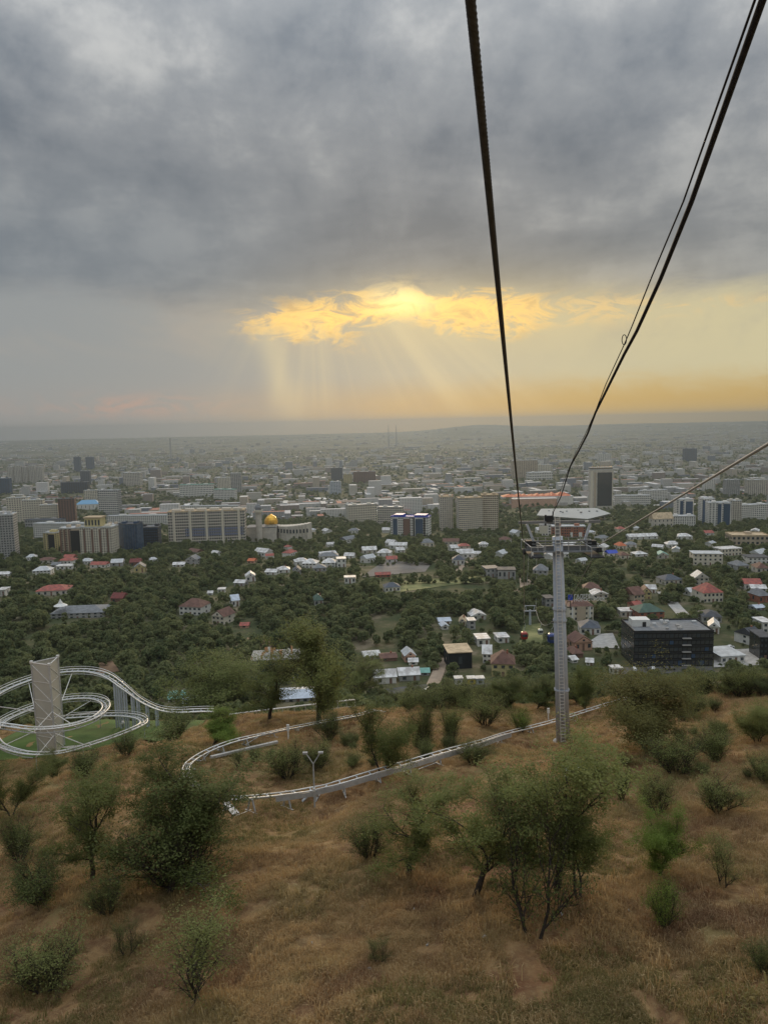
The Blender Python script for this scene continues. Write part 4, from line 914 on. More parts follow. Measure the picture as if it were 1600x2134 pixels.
block('grey twin fronted tower block behind the blue roof', 206, 252, 1022, 1073, 'wall_grey', 13, 10, -8, 18, roofm='roof_pale', bands='wall_white', hide=.2)
block('cream slab left of the grey twin tower', 176, 210, 1022, 1044, 'wall_cream', 7, 9, 4, 16, hide=.3)
house('hall with bright sky blue roof', 157, 207, 1042, 1062, 'h', 'roof_sky', 'wall_white', 6, 30, 1, 6, 'hall', 'hall')
block('wide dark glass slab block with three bays', 128, 184, 1005, 1028, 'dark_facade', 8, 12, 2, 22, 'glass_blue', 'roof_grey', hide=.3)
block('tall dark slate tower above the dark slab', 169, 188, 982, 1010, 'roof_slate', 14, 5, 0, 18, hide=.3)
block('left one of two far dark towers', 155, 168, 953, 984, 'glass_blue', 20, 4, 3, 28, hide=.3)
block('right one of two far dark towers', 180, 195, 953, 978, 'glass_blue', 20, 4, -3, 28, hide=.3)
block('wide pale government block with domed roof top', 258, 293, 985, 1012, 'wall_beige', 9, 10, 0, 40, hide=.3)
block('long pale curved front with turquoise roof line', 375, 445, 1010, 1036, 'wall_white', 6, 22, 6, 20, roofm='roof_teal', hide=.3)
block('white block with turquoise roof right of the curved front', 444, 494, 1020, 1042, 'wall_white', 6, 14, -18, 20, roofm='roof_teal', hide=.3)
block('pale tower behind the turquoise roofed block', 454, 480, 996, 1022, 'wall_cream', 12, 8, 0, 18, hide=.3)
block('grey tower with pointed top among far blocks', 481, 504, 987, 1028, 'wall_grey', 15, 6, 5, 18, hide=.3)
block('blue edged tower cut by the left picture edge', -8, 22, 997, 1030, 'glass_blue', 12, 6, 0, 20, hide=.3)
for k in range(5):
    block(['leftmost of five hazy towers with rounded tops', 'second from left of five hazy round topped towers', 'middle one of five hazy round topped towers', 'second from right of five hazy round topped towers', 'rightmost of five hazy towers with rounded tops'][k],
          17 + k * 15, 30 + k * 15, 974 - (k % 2) * 3, 1006, 'wall_beige', 16, 4, 0, 22, huts=1, hide=.3)
block('small blue grey slab tower in the hazy middle city', 687, 711, 1004, 1030, 'roof_bluepale', 9, 6, 20, 16, hide=.3)
block('pale yellow tower in the hazy middle city', 716, 734, 988, 1008, 'wall_yellow', 9, 5, 0, 18, hide=.3)
block('dark wide block right of the pale yellow tower', 736, 783, 983, 1006, 'wall_brown', 9, 12, 5, 20, hide=.3)
block('grey tower cluster left of the pale yellow tower', 690, 714, 975, 1002, 'roof_slate', 12, 6, -5, 20, hide=.3)
# right cluster
block('white and navy striped tower, tallest of the new estate', 1460, 1490, 1038, 1094, 'wall_white', 15, 5, -8, 18, strips=[(.1, .3, 0, .97, 'glass_blue', GS), (.6, .82, 0, .97, 'glass_blue', GS)], hide=.2)
block('navy glass tower left in the new white estate', 1408, 1446, 1040, 1092, 'wall_white', 14, 6, -8, 18, strips=[(.22, .40, 0, .96, 'glass_blue', GS), (.55, .95, 0, .94, 'glass_blue', GS)], hide=.2)
block('white tower with navy front in the new estate', 1476, 1524, 1046, 1096, 'wall_white', 13, 7, -8, 18, strips=[(.40, .56, 0, .97, 'glass_blue', GS), (.66, .95, 0, .97, 'glass_blue', GS)], hide=.2)
block('pale slim tower at the right of the new estate', 1520, 1546, 1042, 1090, 'wall_beige', 13, 5, -8, 18, hide=.2)
block('low white checkered block in front of the new estate', 1402, 1450, 1074, 1096, 'wall_white', 6, 10, -6, 16, hide=.3)
block('long white checkered slab at the right picture edge', 1532, 1606, 1051, 1084, 'wall_white', 8, 16, 10, 16, hide=.25)
block('long pale slab right of the hotel tower', 1281, 1356, 1032, 1054, 'wall_white', 5, 18, -6, 18, hide=.3)
block('white slab row behind the pale slab', 1330, 1392, 1022, 1044, 'wall_white', 7, 16, 10, 16, hide=.3)
block('grey tower row in haze at the right edge', 1511, 1540, 1000, 1036, 'wall_grey', 14, 7, 0, 18, hide=.3)
block('beige tower pair in haze at the right edge', 1556, 1602, 1000, 1034, 'wall_beige', 14, 11, 0, 18, hide=.3)
block('pale hazy tower between trees on the right', 1467, 1489, 999, 1024, 'wall_white', 12, 5, 0, 18, hide=.3)
block('dark glass slab far behind the new estate', 1425, 1451, 935, 962, 'glass_blue', 14, 8, 0, 30, hide=.3)
block('brown stepped tower row left of the orange roofs', 1066, 1120, 960, 996, 'wall_tan', 14, 14, 4, 24, hide=.3)
block('pale cream block beside the brown tower row', 1118, 1150, 969, 986, 'wall_cream', 8, 9, 0, 24, hide=.3)
block('flat pale hall below the brown tower row', 1099, 1152, 984, 1000, 'wall_white', 3, 14, 6, 40, hide=.3, name='hall', cat='hall')
block('pale striped far block above the hotel tower', 1247, 1273, 946, 962, 'wall_white', 8, 7, 0, 24, hide=.3)
block('red and white flats behind the pylon head', 1150, 1222, 1095, 1125, 'wall_brick', 5, 14, -8, 16, strips=[(.12, .22, 0, .95, 'white_paint', 'facade_panel'), (.55, .62, 0, .6, 'white_paint', 'facade_panel'), (.8, .9, 0, .6, 'white_paint', 'facade_panel')], hide=.3)
block('white wing of the red and white flats', 1124, 1156, 1092, 1116, 'wall_white', 4, 5, -8, 14, hide=.3)
block('long tan hall with beige roof at the right edge', 1526, 1606, 1112, 1136, 'wall_tan', 2, 8, -8, 24, roofm='roof_beige', hide=.3, huts=1, name='hall', cat='hall')
MB_ = MB()
g = ground(357, 955); s = g.y / F
t = tag(empty('factory_chimney', g), 'thin lone factory chimney on the far hazy plain', 'chimney')
MB().cyl((0, 0, -5), 10, 41 * s, 10, 6).build('stack', 'wall_grey', t); MB().cyl((0, 0, 41 * s - 5), 7, 4, 10).build('rim', 'roof_dark', t)
for px, lb in ((810, 'left one of two hair thin masts on the far horizon'), (826, 'right one of two hair thin masts on the far horizon')):
    g = ground(px, 930); s = g.y / F; t = tag(empty('radio_mast', g), lb, 'mast')
    MB().tube([(0, 0, -5), (0, 0, 44 * s)], [9, 2.5], 6).build('mast', 'wall_grey', t); MB().cyl((0, 0, 20 * s), 10, 6, 6).build('platform', 'wall_grey', t)

# roads, fields and clearings
strip('dirt_road', [(900, 1432), (906, 1418), (913, 1402), (918, 1384), (920, 1372)], 5.5, 'dirt_road')
strip('road', [(770, 1446), (830, 1440), (890, 1434), (960, 1432), (1060, 1430)], 9, 'asphalt'); keep(800, 925, 1426, 1446, 230, .3); keep(895, 925, 1372, 1430, 300, .3)
patch('gravel_field', [(752, 1203), (886, 1192), (905, 1166), (800, 1172)], 'gravel_field'); keep(752, 905, 1168, 1200, 620, .25)
patch('dry_field', [(800, 1238), (1015, 1212), (1015, 1199), (836, 1212)], 'dry_field'); keep(806, 1015, 1204, 1232, 520, .3)
patch('soil_bank', [(505, 1356), (600, 1346), (575, 1322), (515, 1330)], 'bare_soil'); keep(515, 590, 1325, 1345, 330, .4)
patch('soil_clearing', [(190, 1408), (250, 1400), (236, 1378), (192, 1384)], 'bare_soil'); keep(195, 245, 1382, 1402, 320, .4)
strip('field_track', [(952, 1200), (958, 1184), (978, 1170), (984, 1158), (974, 1140)], 5, 'dirt_road'); keep(950, 988, 1150, 1195, 600, .3)
strip('street', [(1440, 1300), (1424, 1284), (1408, 1266), (1394, 1248), (1378, 1234)], 7, 'concrete'); keep(1376, 1430, 1236, 1286, 430, .3)
strip('station_road', [(1098, 1226), (1096, 1210), (1094, 1196)], 10, 'dirt_road'); keep(1080, 1112, 1192, 1226, 520, .3)
patch('gondola_clearing', [(1080, 1345), (1132, 1345), (1126, 1300), (1090, 1304)], 'dry_field'); keep(1080, 1132, 1300, 1345, 380, .5)
patch('yard', [(1210, 1350), (1290, 1352), (1276, 1320), (1250, 1322)], 'concrete'); keep(1238, 1280, 1322, 1346, 380, .4)
patch('side_yard', [(1486, 1392), (1600, 1386), (1580, 1352), (1488, 1356)], 'concrete'); keep(1488, 1600, 1352, 1380, 350, .3)
patch('tan_square', [(1530, 1136), (1604, 1136), (1604, 1128), (1534, 1128)], 'dirt_road')

# ------------------------------------------------------------------ cars
def car(label, px, py, paint, rz, group='cars parked below the black office'):
    g = ground(px, py); r = tag(empty('parked_car', g + Vector((0, 0, .34)), rz), label, 'car', group)
    pr = [(-2.1, .35), (-2.1, .8), (-1.75, .95), (-1.2, 1.0), (-.6, 1.45), (.7, 1.48), (1.3, 1.02), (2.0, .9), (2.15, .6), (2.1, .35)]
    n = len(pr)
    MB().add([(x, -.85 if z < 1.1 else -.7, z) for x, z in pr] + [(x, .85 if z < 1.1 else .7, z) for x, z in pr], [tuple(range(n)), tuple(range(2 * n - 1, n - 1, -1))] + [(k, k + n, (k + 1) % n + n, (k + 1) % n) for k in range(n)]).build('body', paint, r)
    m = MB()
    for s_ in (-1, 1): m.add([(-1.05, s_ * .84, 1.02), (-.55, s_ * .75, 1.38), (.65, s_ * .75, 1.40), (1.15, s_ * .84, 1.02), (-1.05, s_ * .7, 1.02), (1.15, s_ * .7, 1.02)], [(0, 1, 2, 3), (0, 3, 5, 4)])
    m.add([(1.32, -.62, 1.06), (1.32, .62, 1.06), (.78, .6, 1.47), (.78, -.6, 1.47), (1.2, 0, 1.0)], [(0, 1, 2, 3)])
    m.build('windows', 'glass', r, kind='stuff')
    for x in (-1.3, 1.35):
        for s_ in (-1, 1): MB().cyl((x, s_ * .8 - .1, .32), .33, .2, 12, axis='Y').build('wheel', 'tyre', r)
    return r
car('white car left in the row below the black office', 1321, 1398, 'car_white', 1.3)
car('black car beside a white one below the black office', 1350, 1397, 'car_black', 1.4)
car('white car between black cars below the black office', 1360, 1398, 'car_white', 1.4)
car('black car second from the right below the black office', 1387, 1396, 'car_black', 1.5)
car('black car at the right end below the black office', 1399, 1396, 'car_black', 1.5)
car('white car on the road behind the ridge shrubs', 894, 1441, 'car_white', .2, None)
car('white car in the yard right of the black office', 1520, 1352, 'car_white', .3, None)
car('silver car at the corner of the black office', 1488, 1356, 'car_white', .6, None)

# ------------------------------------------------------------------ gondola pylon
YP = 66.0; SP = YP / F
def pylon():
    base = at(1173, 1552, YP); base.z = h1(base.x, YP) - .3; top = at(1161, 1118, YP)
    r = tag(empty('gondola_pylon', base), 'tall grey steel gondola pylon with ladder and cross arm', 'pylon')
    L = lambda p: Vector(p) - base
    P = lambda px, py, dy=0: at(px, py, YP + dy) - base
    o = MB().tube([L(base), L(base.lerp(top, .5)), L(top)], [.64, .56, .46], 24).build('shaft', 'pylon_grey', r, True)
    ax = (top - base)
    for py in (1265, 1288, 1433):
        t = (1552 - py) / (1552 - 1118); c = L(base.lerp(top, t)); rr = .64 - .18 * t
        MB().tube([c - Vector((0, 0, .07)), c + Vector((0, 0, .07))], rr + .10, 24).build('flange', 'pylon_grey', r)
        m = MB()
        for k in range(20):
            a = k * math.pi / 10; m.cyl(c + Vector(((rr + .06) * math.cos(a), (rr + .06) * math.sin(a), -.14)), .025, .28, 6)
        m.build('bolt_ring', 'galv', r, kind='stuff')
    MB().tube([L(base) + Vector((0, 0, -.4)), L(base) + Vector((0, 0, .35))], [.95, .95], 20).build('footing', 'concrete', r)
    # ladder on the uphill face
    lt = at(1160.5, 1078, YP - .75); lb = at(1173, 1548, YP - .95)
    w = Vector((.21, 0, 0))
    lm = MB()
    for s_ in (-1, 1): lm.tube([L(lb) + w * s_, L(lt) + w * s_], .036, 6)
    lad = lm.build('ladder', 'rail_white', r)
    n = 66
    for k in range(n):
        c = L(lb.lerp(lt, (k + .5) / n)); MB().bar(c - w, c + w, .045).build('rung', 'rail_white', lad)
    for t in (.15, .3, .45, .6, .75, .88):
        c = L(lb.lerp(lt, t)); MB().bar(c, c + Vector((0, .7, 0)), .05).build('ladder_bracket', 'galv', lad)
    # cross arm and frames
    A = MB(); A.bar(P(1096, 1143), P(1242, 1141), .42, .46); A.build('cross_arm', 'head_grey', r)
    MB().bar(P(1108, 1128, -.5), P(1232, 1126, -.5), .10).bar(P(1108, 1134, -.5), P(1232, 1132, -.5), .08).bar(P(1108, 1121, -.5), P(1150, 1121, -.5), .05).bar(P(1176, 1120, -.5), P(1232, 1119, -.5), .05).build('catwalk_rail', 'head_grey', r)
    MB().bar(P(1110, 1150, -.5), P(1232, 1149, -.5), .55, .10).build('catwalk', 'head_grey', r)
    for px in (1120, 1136, 1184, 1208, 1222): MB().bar(P(px, 1120, -.5), P(px, 1150, -.5), .06).build('rail_post', 'galv', r)
    MB().bar(P(1080, 1089), P(1250, 1086.5), .22, .24).build('head_beam', 'head_grey', r)
    MB().bar(P(1097, 1092), P(1112, 1130), .20).build('head_leg', 'pylon_grey', r); MB().bar(P(1229, 1091), P(1217, 1128), .20).build('head_leg', 'pylon_grey', r)
    MB().bar(P(1161, 1150), P(1160, 1085), .30).build('head_post', 'head_grey', r)
    MB().box(P(1132, 1104, -.6), (.68, .06, .70)).build('number_plate', 'cabin_pale', r)
    MB().box(P(1222, 1086.3, -.35), (.32, .05, .14)).build('beam_label', 'white_paint', r)
    m = MB(); m.box(P(1143, 1081, .1), (.55, .6, .5)); m.bar(P(1136, 1073), P(1136, 1096), .14); m.bar(P(1152, 1066), P(1150, 1090), .10); m.bar(P(1136, 1075), P(1152, 1075), .06); m.bar(P(1136, 1090), P(1154, 1091), .12)
    m.build('cable_anchor', 'dark_steel', r)
    MB().bar(P(1188, 1252, -.3), P(1188, 1268, -.3), .06).bar(P(1180, 1254, -.3), P(1188, 1254, -.3), .06).bar(P(1180, 1266, -.3), P(1190, 1266, -.3), .06).build('side_bracket', 'dark_steel', r)
    # sheave trains, platforms
    d = Vector((-.191, -1, .20)).normalized()
    for (px, py, sx) in ((1092, 1145, -1), (1245, 1141, 1)):
        c = P(px, py)
        MB().bar(c - d * 2.4 - Vector((0, 0, .25)), c + d * 2.4 - Vector((0, 0, .25)), .10, .28).build('sheave_beam', 'dark_steel', r)
        beam_o = [o_ for o_ in r.children if o_.name.startswith('sheave_beam')][-1]
        for k in range(8):
            q = c + d * (k - 3.5) * .6; MB().cyl(q - Vector((.10, 0, .22)), .24, .2, 16, axis='X').build('sheave_wheel', 'dark_steel', beam_o)
        e = P(px - sx * 16, 1152)
        wp_o = MB().box(e - Vector((0, .2, 0)), (1.15, 4.6, .08)).build('work_platform', 'dark_steel', r)
        m = MB()
        for yy in (-2.4, 2.2):
            m.bar(e + Vector((-.55, yy, .9)), e + Vector((.55, yy, .9)), .05)
            for xx in (-.55, .55): m.bar(e + Vector((xx, yy, 0)), e + Vector((xx, yy, .95)), .05)
        for xx in (-.55, .55): m.bar(e + Vector((xx, -2.4, .9)), e + Vector((xx, 2.2, .9)), .05)
        m.build('platform_railing', 'galv', wp_o)
        MB().box(e + Vector((sx * .1, .3, .75)), (.9, .8, .7)).build('control_box', 'dark_steel', wp_o)
        MB().box(e + Vector((sx * .45, -2.5, .35)), (.12, .10, .30)).build('lamp', 'white_paint', wp_o)
    return r
pylon()

# ------------------------------------------------------------------ ropes and cables
RL = at(1091, 1140, YP); RL0 = at(980, 0, 3.0)
RR = at(1246.5, 1136, YP); RR0 = at(1600, 925, 19.5)
def lerp3(a, b, Y):
    t = (Y - a.y) / (b.y - a.y); return a + (b - a) * t
def rope_mesh(name, path, radf, m, lobes=0, pitch=.28, n=18):
    pts = path; b = MB(); rings = []; dist = 0
    for i, p in enumerate(pts):
        if i: dist += (p - pts[i - 1]).length
        d = (pts[min(i + 1, len(pts) - 1)] - pts[max(i - 1, 0)]).normalized()
        x = d.cross(Vector((0, 0, 1))).normalized(); y = d.cross(x); ring = []
        rr = radf(p) if callable(radf) else radf
        for k in range(n):
            a = 2 * math.pi * k / n
            q = rr * (1 + .26 * (abs(math.cos(lobes / 2 * (a + dist * 2 * math.pi / (pitch * lobes)))) - .6) * max(0., min(1., (8.2 - p.y) / 3))) if lobes else rr
            ring.append(p + (x * math.cos(a) + y * math.sin(a)) * q)
        rings.append(ring)
    b.add([v for r_ in rings for v in r_], [(i * n + k, i * n + (k + 1) % n, (i + 1) * n + (k + 1) % n, (i + 1) * n + k) for i in range(len(rings) - 1) for k in range(n)])
    return b.mesh(name, m, True)
# own haul rope: laid strands near the eye, plain further off
Ys = [1.2 + .006 * k for k in range(0, 1100)]
Ys += list(np.geomspace(Ys[-1] + .05, YP, 80))
path = []
for Y in [-34, -20, -8, -2] + Ys:
    p = lerp3(RL0, RL, Y); t = max(0, min(1, (Y - RL0.y) / (YP - RL0.y))); p.z -= 1.1 * t * (1 - t) * .6; path.append(p)
o = place('haul_rope', rope_mesh('haul_rope', path, .0195, 'rope', 6, .034, 24)); tag(o, 'dark stranded haul rope running straight overhead to the pylon', 'rope')
path = []
for Y in np.linspace(-34, YP, 60): path.append(lerp3(RR0, RR, Y))
o = place('return_rope', rope_mesh('return_rope', path, .045, 'rope_pale', 0, n=10)); tag(o, 'pale return rope rising from the pylon to the right edge', 'rope')
# signal cable: thick bundle tied to a thin messenger wire
CA = at(1152, 1068, YP); CB = at(1590, -10, 7.0)
def cab_Y(py):
    lo, hi = 0., 1.
    for _ in range(40):
        mid = (lo + hi) / 2; q = CB + (CA - CB) * mid
        if proj(q)[1] < py: lo = mid
        else: hi = mid
    return (CB + (CA - CB) * lo).y
thick = [(1588, 0), (1440, 420), (1376, 580), (1326, 690), (1300, 738), (1268, 803), (1240, 860), (1224, 903), (1206, 938), (1188, 971), (1179, 1000), (1168, 1035), (1153, 1066)]
thin = [(1572, 0), (1423, 420), (1358, 575), (1316, 680), (1300, 718), (1262, 800), (1239, 860), (1219, 905), (1202, 938), (1187, 971), (1175, 1000), (1163, 1035), (1151, 1066)]
def cable(pix):
    P = [at(px, py, cab_Y(py)) for px, py in pix]
    d = (P[0] - P[1]); pre = [P[0] + d * k for k in (3.2, 1.6, .6)]
    return pre + P
def dense(P):
    out = []
    for a, b in zip(P[:-1], P[1:]): out += [a.lerp(b, k / 4) for k in range(4)]
    return out + [P[-1]]
root = tag(empty('signal_cable', CA), 'thick black cable bundle tied under a thin wire, upper right', 'cable')
def rel(me, o): 
    for v in me.vertices: v.co -= o
    return me
place('cable_bundle', rel(rope_mesh('cable_bundle', dense(cable(thick)), lambda p: .036, 'cable_black', 0, n=10), CA), root)
place('messenger_wire', rel(rope_mesh('messenger_wire', dense(cable(thin)), .013, 'cable_black', 0, n=6), CA), root)
q = at(1300, 708, cab_Y(708)) - CA
m = MB(); m.tube([q + Vector((.05 * math.cos(a), 0, .11 * math.sin(a))) for a in np.linspace(0, 6.28, 14)], .010, 5); m.build('tie_loop', 'cable_black', root)

# lower pylon, span ropes and cabins
g2 = ground(1104, 1303); Y2 = g2.y
L2 = at(1092, 1272, Y2); R2 = at(1116, 1270, Y2)
def span(a, b, sag, n=60):
    return [Vector(a).lerp(Vector(b), k / n) - Vector((0, 0, sag * 4 * (k / n) * (1 - k / n))) for k in range(n + 1)]
LA = at(1091, 1147, YP); RA = at(1244, 1145, YP)
SL = span(LA, L2, 7.); SR = span(RA, R2, 8.)
for pth, lb in ((SL, 'thin rope dropping from the pylon to the lower pylon'), (SR, 'sagging rope passing behind the pylon shaft')):
    o = place('span_rope', rope_mesh('span_rope', pth, lambda p: .03 + p.y * 1.2e-4, 'rope_pale', 0, n=6)); tag(o, lb, 'rope')
def low_pylon():
    c = (L2 + R2) / 2; r = tag(empty('lower_pylon', (c.x, Y2, g2.z)), 'small far gondola pylon standing in the clearing below', 'pylon'); H = c.z - g2.z
    W = (R2 - L2).length / 2
    MB().tube([(0, 0, -2), (0, 0, H)], [.7, .5], 10).build('shaft', 'pylon_grey', r)
    MB().bar((-W, 0, H - .6), (W, 0, H - .6), .5).build('cross_arm', 'pylon_grey', r); MB().bar((-W * .9, 0, H + 2.4), (W * .9, 0, H + 2.4), .3).build('head_beam', 'pylon_grey', r)
    for s_ in (-1, 1):
        MB().bar((s_ * W * .6, 0, H - .6), (s_ * W * .8, 0, H + 2.4), .25).build('head_leg', 'pylon_grey', r); MB().bar((s_ * W, -2.5, H - .9), (s_ * W, 2.5, H - .9), .5, .5).build('sheave_train', 'dark_steel', r)
    keep(1088, 1118, 1255, 1303, Y2, .05)
low_pylon()
def far_span():
    g3 = ground(1112, 1172); t3 = at(1110, 1128, g3.y)
    r = tag(empty('distant_pylon', g3), 'tiny distant gondola pylon beyond the lower pylon', 'pylon')
    MB().tube([(0, 0, -2), (0, 0, t3.z - g3.z)], [.8, .6], 8).build('shaft', 'pylon_grey', r); MB().bar((-4, 0, t3.z - g3.z - 1), (4, 0, t3.z - g3.z - 1), .6).build('cross_arm', 'pylon_grey', r)
    for s_, a in ((-1, L2), (1, R2)):
        o = place('far_rope', rope_mesh('far_rope', span(a, t3 + Vector((s_ * 3.4, 0, -.4)), 9.), lambda p: .02 + p.y * 8e-5, 'rope_pale', 0, n=5)); tag(o, 'left far rope beyond the lower pylon' if s_ < 0 else 'right far rope beyond the lower pylon', 'rope')
far_span()
def cabin(label, path, Y, paint, sc_=1.):
    i = min(range(len(path)), key=lambda k: abs(path[k].y - Y)); p = path[i]
    r = tag(empty('gondola_cabin', p - Vector((0, 0, 4.9))), label, 'gondola')
    prof = [(.75, 0), (.98, .25), (1.06, .9), (1.0, 1.6), (.82, 2.05), (.5, 2.2)]
    m = MB(); vs = []; n = 16
    for q, z in prof:
        for k in range(n):
            a = 2 * math.pi * k / n; cx, cy = math.cos(a), math.sin(a)
            e = (abs(cx) ** 4 + abs(cy) ** 4) ** -.25; vs.append((q * e * cx, q * e * cy * 1.05, z))
    N = len(prof)
    m.add(vs, [(i_ * n + k, i_ * n + (k + 1) % n, (i_ + 1) * n + (k + 1) % n, (i_ + 1) * n + k) for i_ in range(N - 1) for k in range(n)] + [tuple(range(n - 1, -1, -1)), tuple(range((N - 1) * n, N * n))])
    m.build('body', paint, r)
    for sx, sy, w, d_ in ((0, -1, 1.5, .05), (0, 1, 1.5, .05), (-1, 0, .05, 1.5), (1, 0, .05, 1.5)):
        piece('window', 'glass', r, (sx * 1.06, sy * 1.11, 1.3), (w, d_, .85))
    hg = MB().tube([(0, 0, 2.2), (0, 0, 3.2), (.35, 0, 3.8), (.35, 0, 4.5), (0, 0, 4.9)], .07, 6).build('hanger', 'galv', r)
    MB().box((0, 0, 4.9), (.25, .7, .25)).build('grip', 'dark_steel', hg)
    x, y = proj(p - Vector((0, 0, 4))); keep(x - 8, x + 8, y - 14, y + 8, p.y, .05)
    return r
cabin('red gondola cabin hanging below the lower pylon', SL, 215, 'car_red')
cabin('pale gondola cabin with dark windows near the lower pylon', SR, 290, 'cabin_pale')
cabin('blue gondola cabin half hidden by the pylon shaft', SR, 172, 'car_blue')

# ------------------------------------------------------------------ alpine coaster
def catmull(P, n=8):
    P = [Vector(p) for p in P]; out = []
    for i in range(len(P) - 1):
        a, b, c, d = P[max(i - 1, 0)], P[i], P[i + 1], P[min(i + 2, len(P) - 1)]
        for k in range(n):
            t = k / n; out.append(.5 * ((2 * b) + (c - a) * t + (2 * a - 5 * b + 4 * c - d) * t * t + (3 * b - a - 3 * c + d) * t ** 3))
    return out + [P[-1]]
def track(root, pts, gauge, rr, org, tie=1.0, spine=True, tilt=0., rail='rail_white'):
    n = len(pts); Ls, Rs = [], []
    for i, p in enumerate(pts):
        d = (pts[min(i + 1, n - 1)] - pts[max(i - 1, 0)]); d.z = 0; d.normalize(); s = Vector((d.y, -d.x, 0))
        s.z = tilt; Ls.append(p - s * gauge / 2 - org); Rs.append(p + s * gauge / 2 - org)
    MB().tube(Ls, rr, 6).build('rail', rail, root, True); MB().tube(Rs, rr, 6).build('rail', rail, root, True)
    if spine: MB().tube([(a + b) / 2 - Vector((0, 0, .16)) for a, b in zip(Ls, Rs)], rr * 1.1, 6).build('spine', 'galv', root, True)
    m = MB(); acc = 0
    for i in range(1, n):
        acc += (pts[i] - pts[i - 1]).length
        if acc >= tie:
            acc = 0; m.bar(Ls[i] - Vector((0, 0, .06)), Rs[i] - Vector((0, 0, .06)), .09, .05)
            m.bar(Ls[i], (Ls[i] + Rs[i]) / 2 - Vector((0, 0, .17)), .04); m.bar(Rs[i], (Ls[i] + Rs[i]) / 2 - Vector((0, 0, .17)), .04)
    m.build('crosstie', 'galv', root, kind='stuff')
    return Ls, Rs
def hill_track():
    def gp(px, py, lift):   # a point whose ground lies `lift` photo pixels further down
        g = ground(px, py + lift); return at(px, py, g.y)
    pix = [(1600, 1424, 14), (1500, 1422, 14), (1430, 1428, 14), (1340, 1446, 12), (1255, 1470, 10), (1150, 1503, 10), (1060, 1526, 14), (1000, 1545, 20), (920, 1567, 24), (850, 1588, 26), (780, 1608, 26), (700, 1632, 28), (640, 1646, 28),
           (560, 1657, 28), (480, 1662, 34), (430, 1652, 30), (400, 1630, 24), (388, 1606, 16), (396, 1588, 14), (430, 1566, 16), (480, 1546, 18), (540, 1531, 18), (600, 1518, 14), (660, 1506, 12), (735, 1492, 8), (800, 1482, 6)]
    P = [gp(*q) for q in pix]
    for i in range(len(P)):   # never below the grass
        P[i].z = max(P[i].z, h1(P[i].x, P[i].y) + .35)
    pts = catmull(P, 9); org = P[12].copy(); org.z = h1(org.x, org.y)
    for p in pts: p.z = max(p.z, h1(p.x, p.y) + .28)
    r = tag(empty('coaster_track', org), 'silver mountain coaster track switching back across the dry slope', 'coaster track')
    Ls, Rs = track(r, pts, .52, .052, org, 1.0)
    # smooth silver skirt on the downhill run
    i0, i1 = 6 * 9, 13 * 9
    m = MB(); vs = []
    near = [a if a.y < b.y else b for a, b in zip(Ls, Rs)]
    for i in range(i0, i1): vs += [near[i] - Vector((0, .05, .07)), near[i] - Vector((0, .05, .42)), near[i] - Vector((0, -.02, .42)), near[i] - Vector((0, -.02, .07))]
    k_ = i1 - i0
    m.add(vs, [(4 * i + a, 4 * i + (a + 1) % 4, 4 * i + 4 + (a + 1) % 4, 4 * i + 4 + a) for i in range(k_ - 1) for a in range(4)])
    m.build('side_panel', 'galv', r)
    for i in range(9, len(pts) - 9, 8):
        p = pts[i]; gz = h1(p.x, p.y); hh = p.z - gz
        if hh < .4: continue
        d = (pts[i + 1] - pts[i - 1]); d.z = 0; d.normalize(); s = Vector((d.y, -d.x, 0)); q = p - org
        m = MB(); m.bar(q + s * .12 - Vector((0, 0, .15)), q + s * .45 - Vector((0, 0, hh + .3)), .09); m.bar(q - s * .12 - Vector((0, 0, .15)), q - s * .45 - Vector((0, 0, hh + .3)), .09)
        m.bar(q - s * .6 - Vector((0, 0, hh - .05)), q + s * .6 - Vector((0, 0, hh - .05)), .08); m.build('support_frame', 'galv', r)
        if i % 16 == 9: MB().bar(q - Vector((0, 0, hh * .8)), q + d * 2.4 - Vector((0, 0, hh * .45)), .05).build('stay_rod', 'galv', r)
    # flat brake ramps hanging off the bends
    for a, b in (((640, 1660), (632, 1672)), ):
        pa = gp(648, 1652, 20) - org; pb = gp(630, 1670, 6) - org; MB().bar(pa, pb, .3, .06).build('deflector_plate', 'galv', r)
    pa = gp(440, 1578, 6) - org; pb = gp(578, 1546, 6) - org; MB().bar(pa, pb, .28, .2).build('kerb_beam', 'concrete', r)
    pa = gp(470, 1672, 10) - org; pb = gp(492, 1696, 4) - org; MB().bar(pa, pb, .45, .05).build('deflector_plate', 'galv', r)
    return r
hill_track()

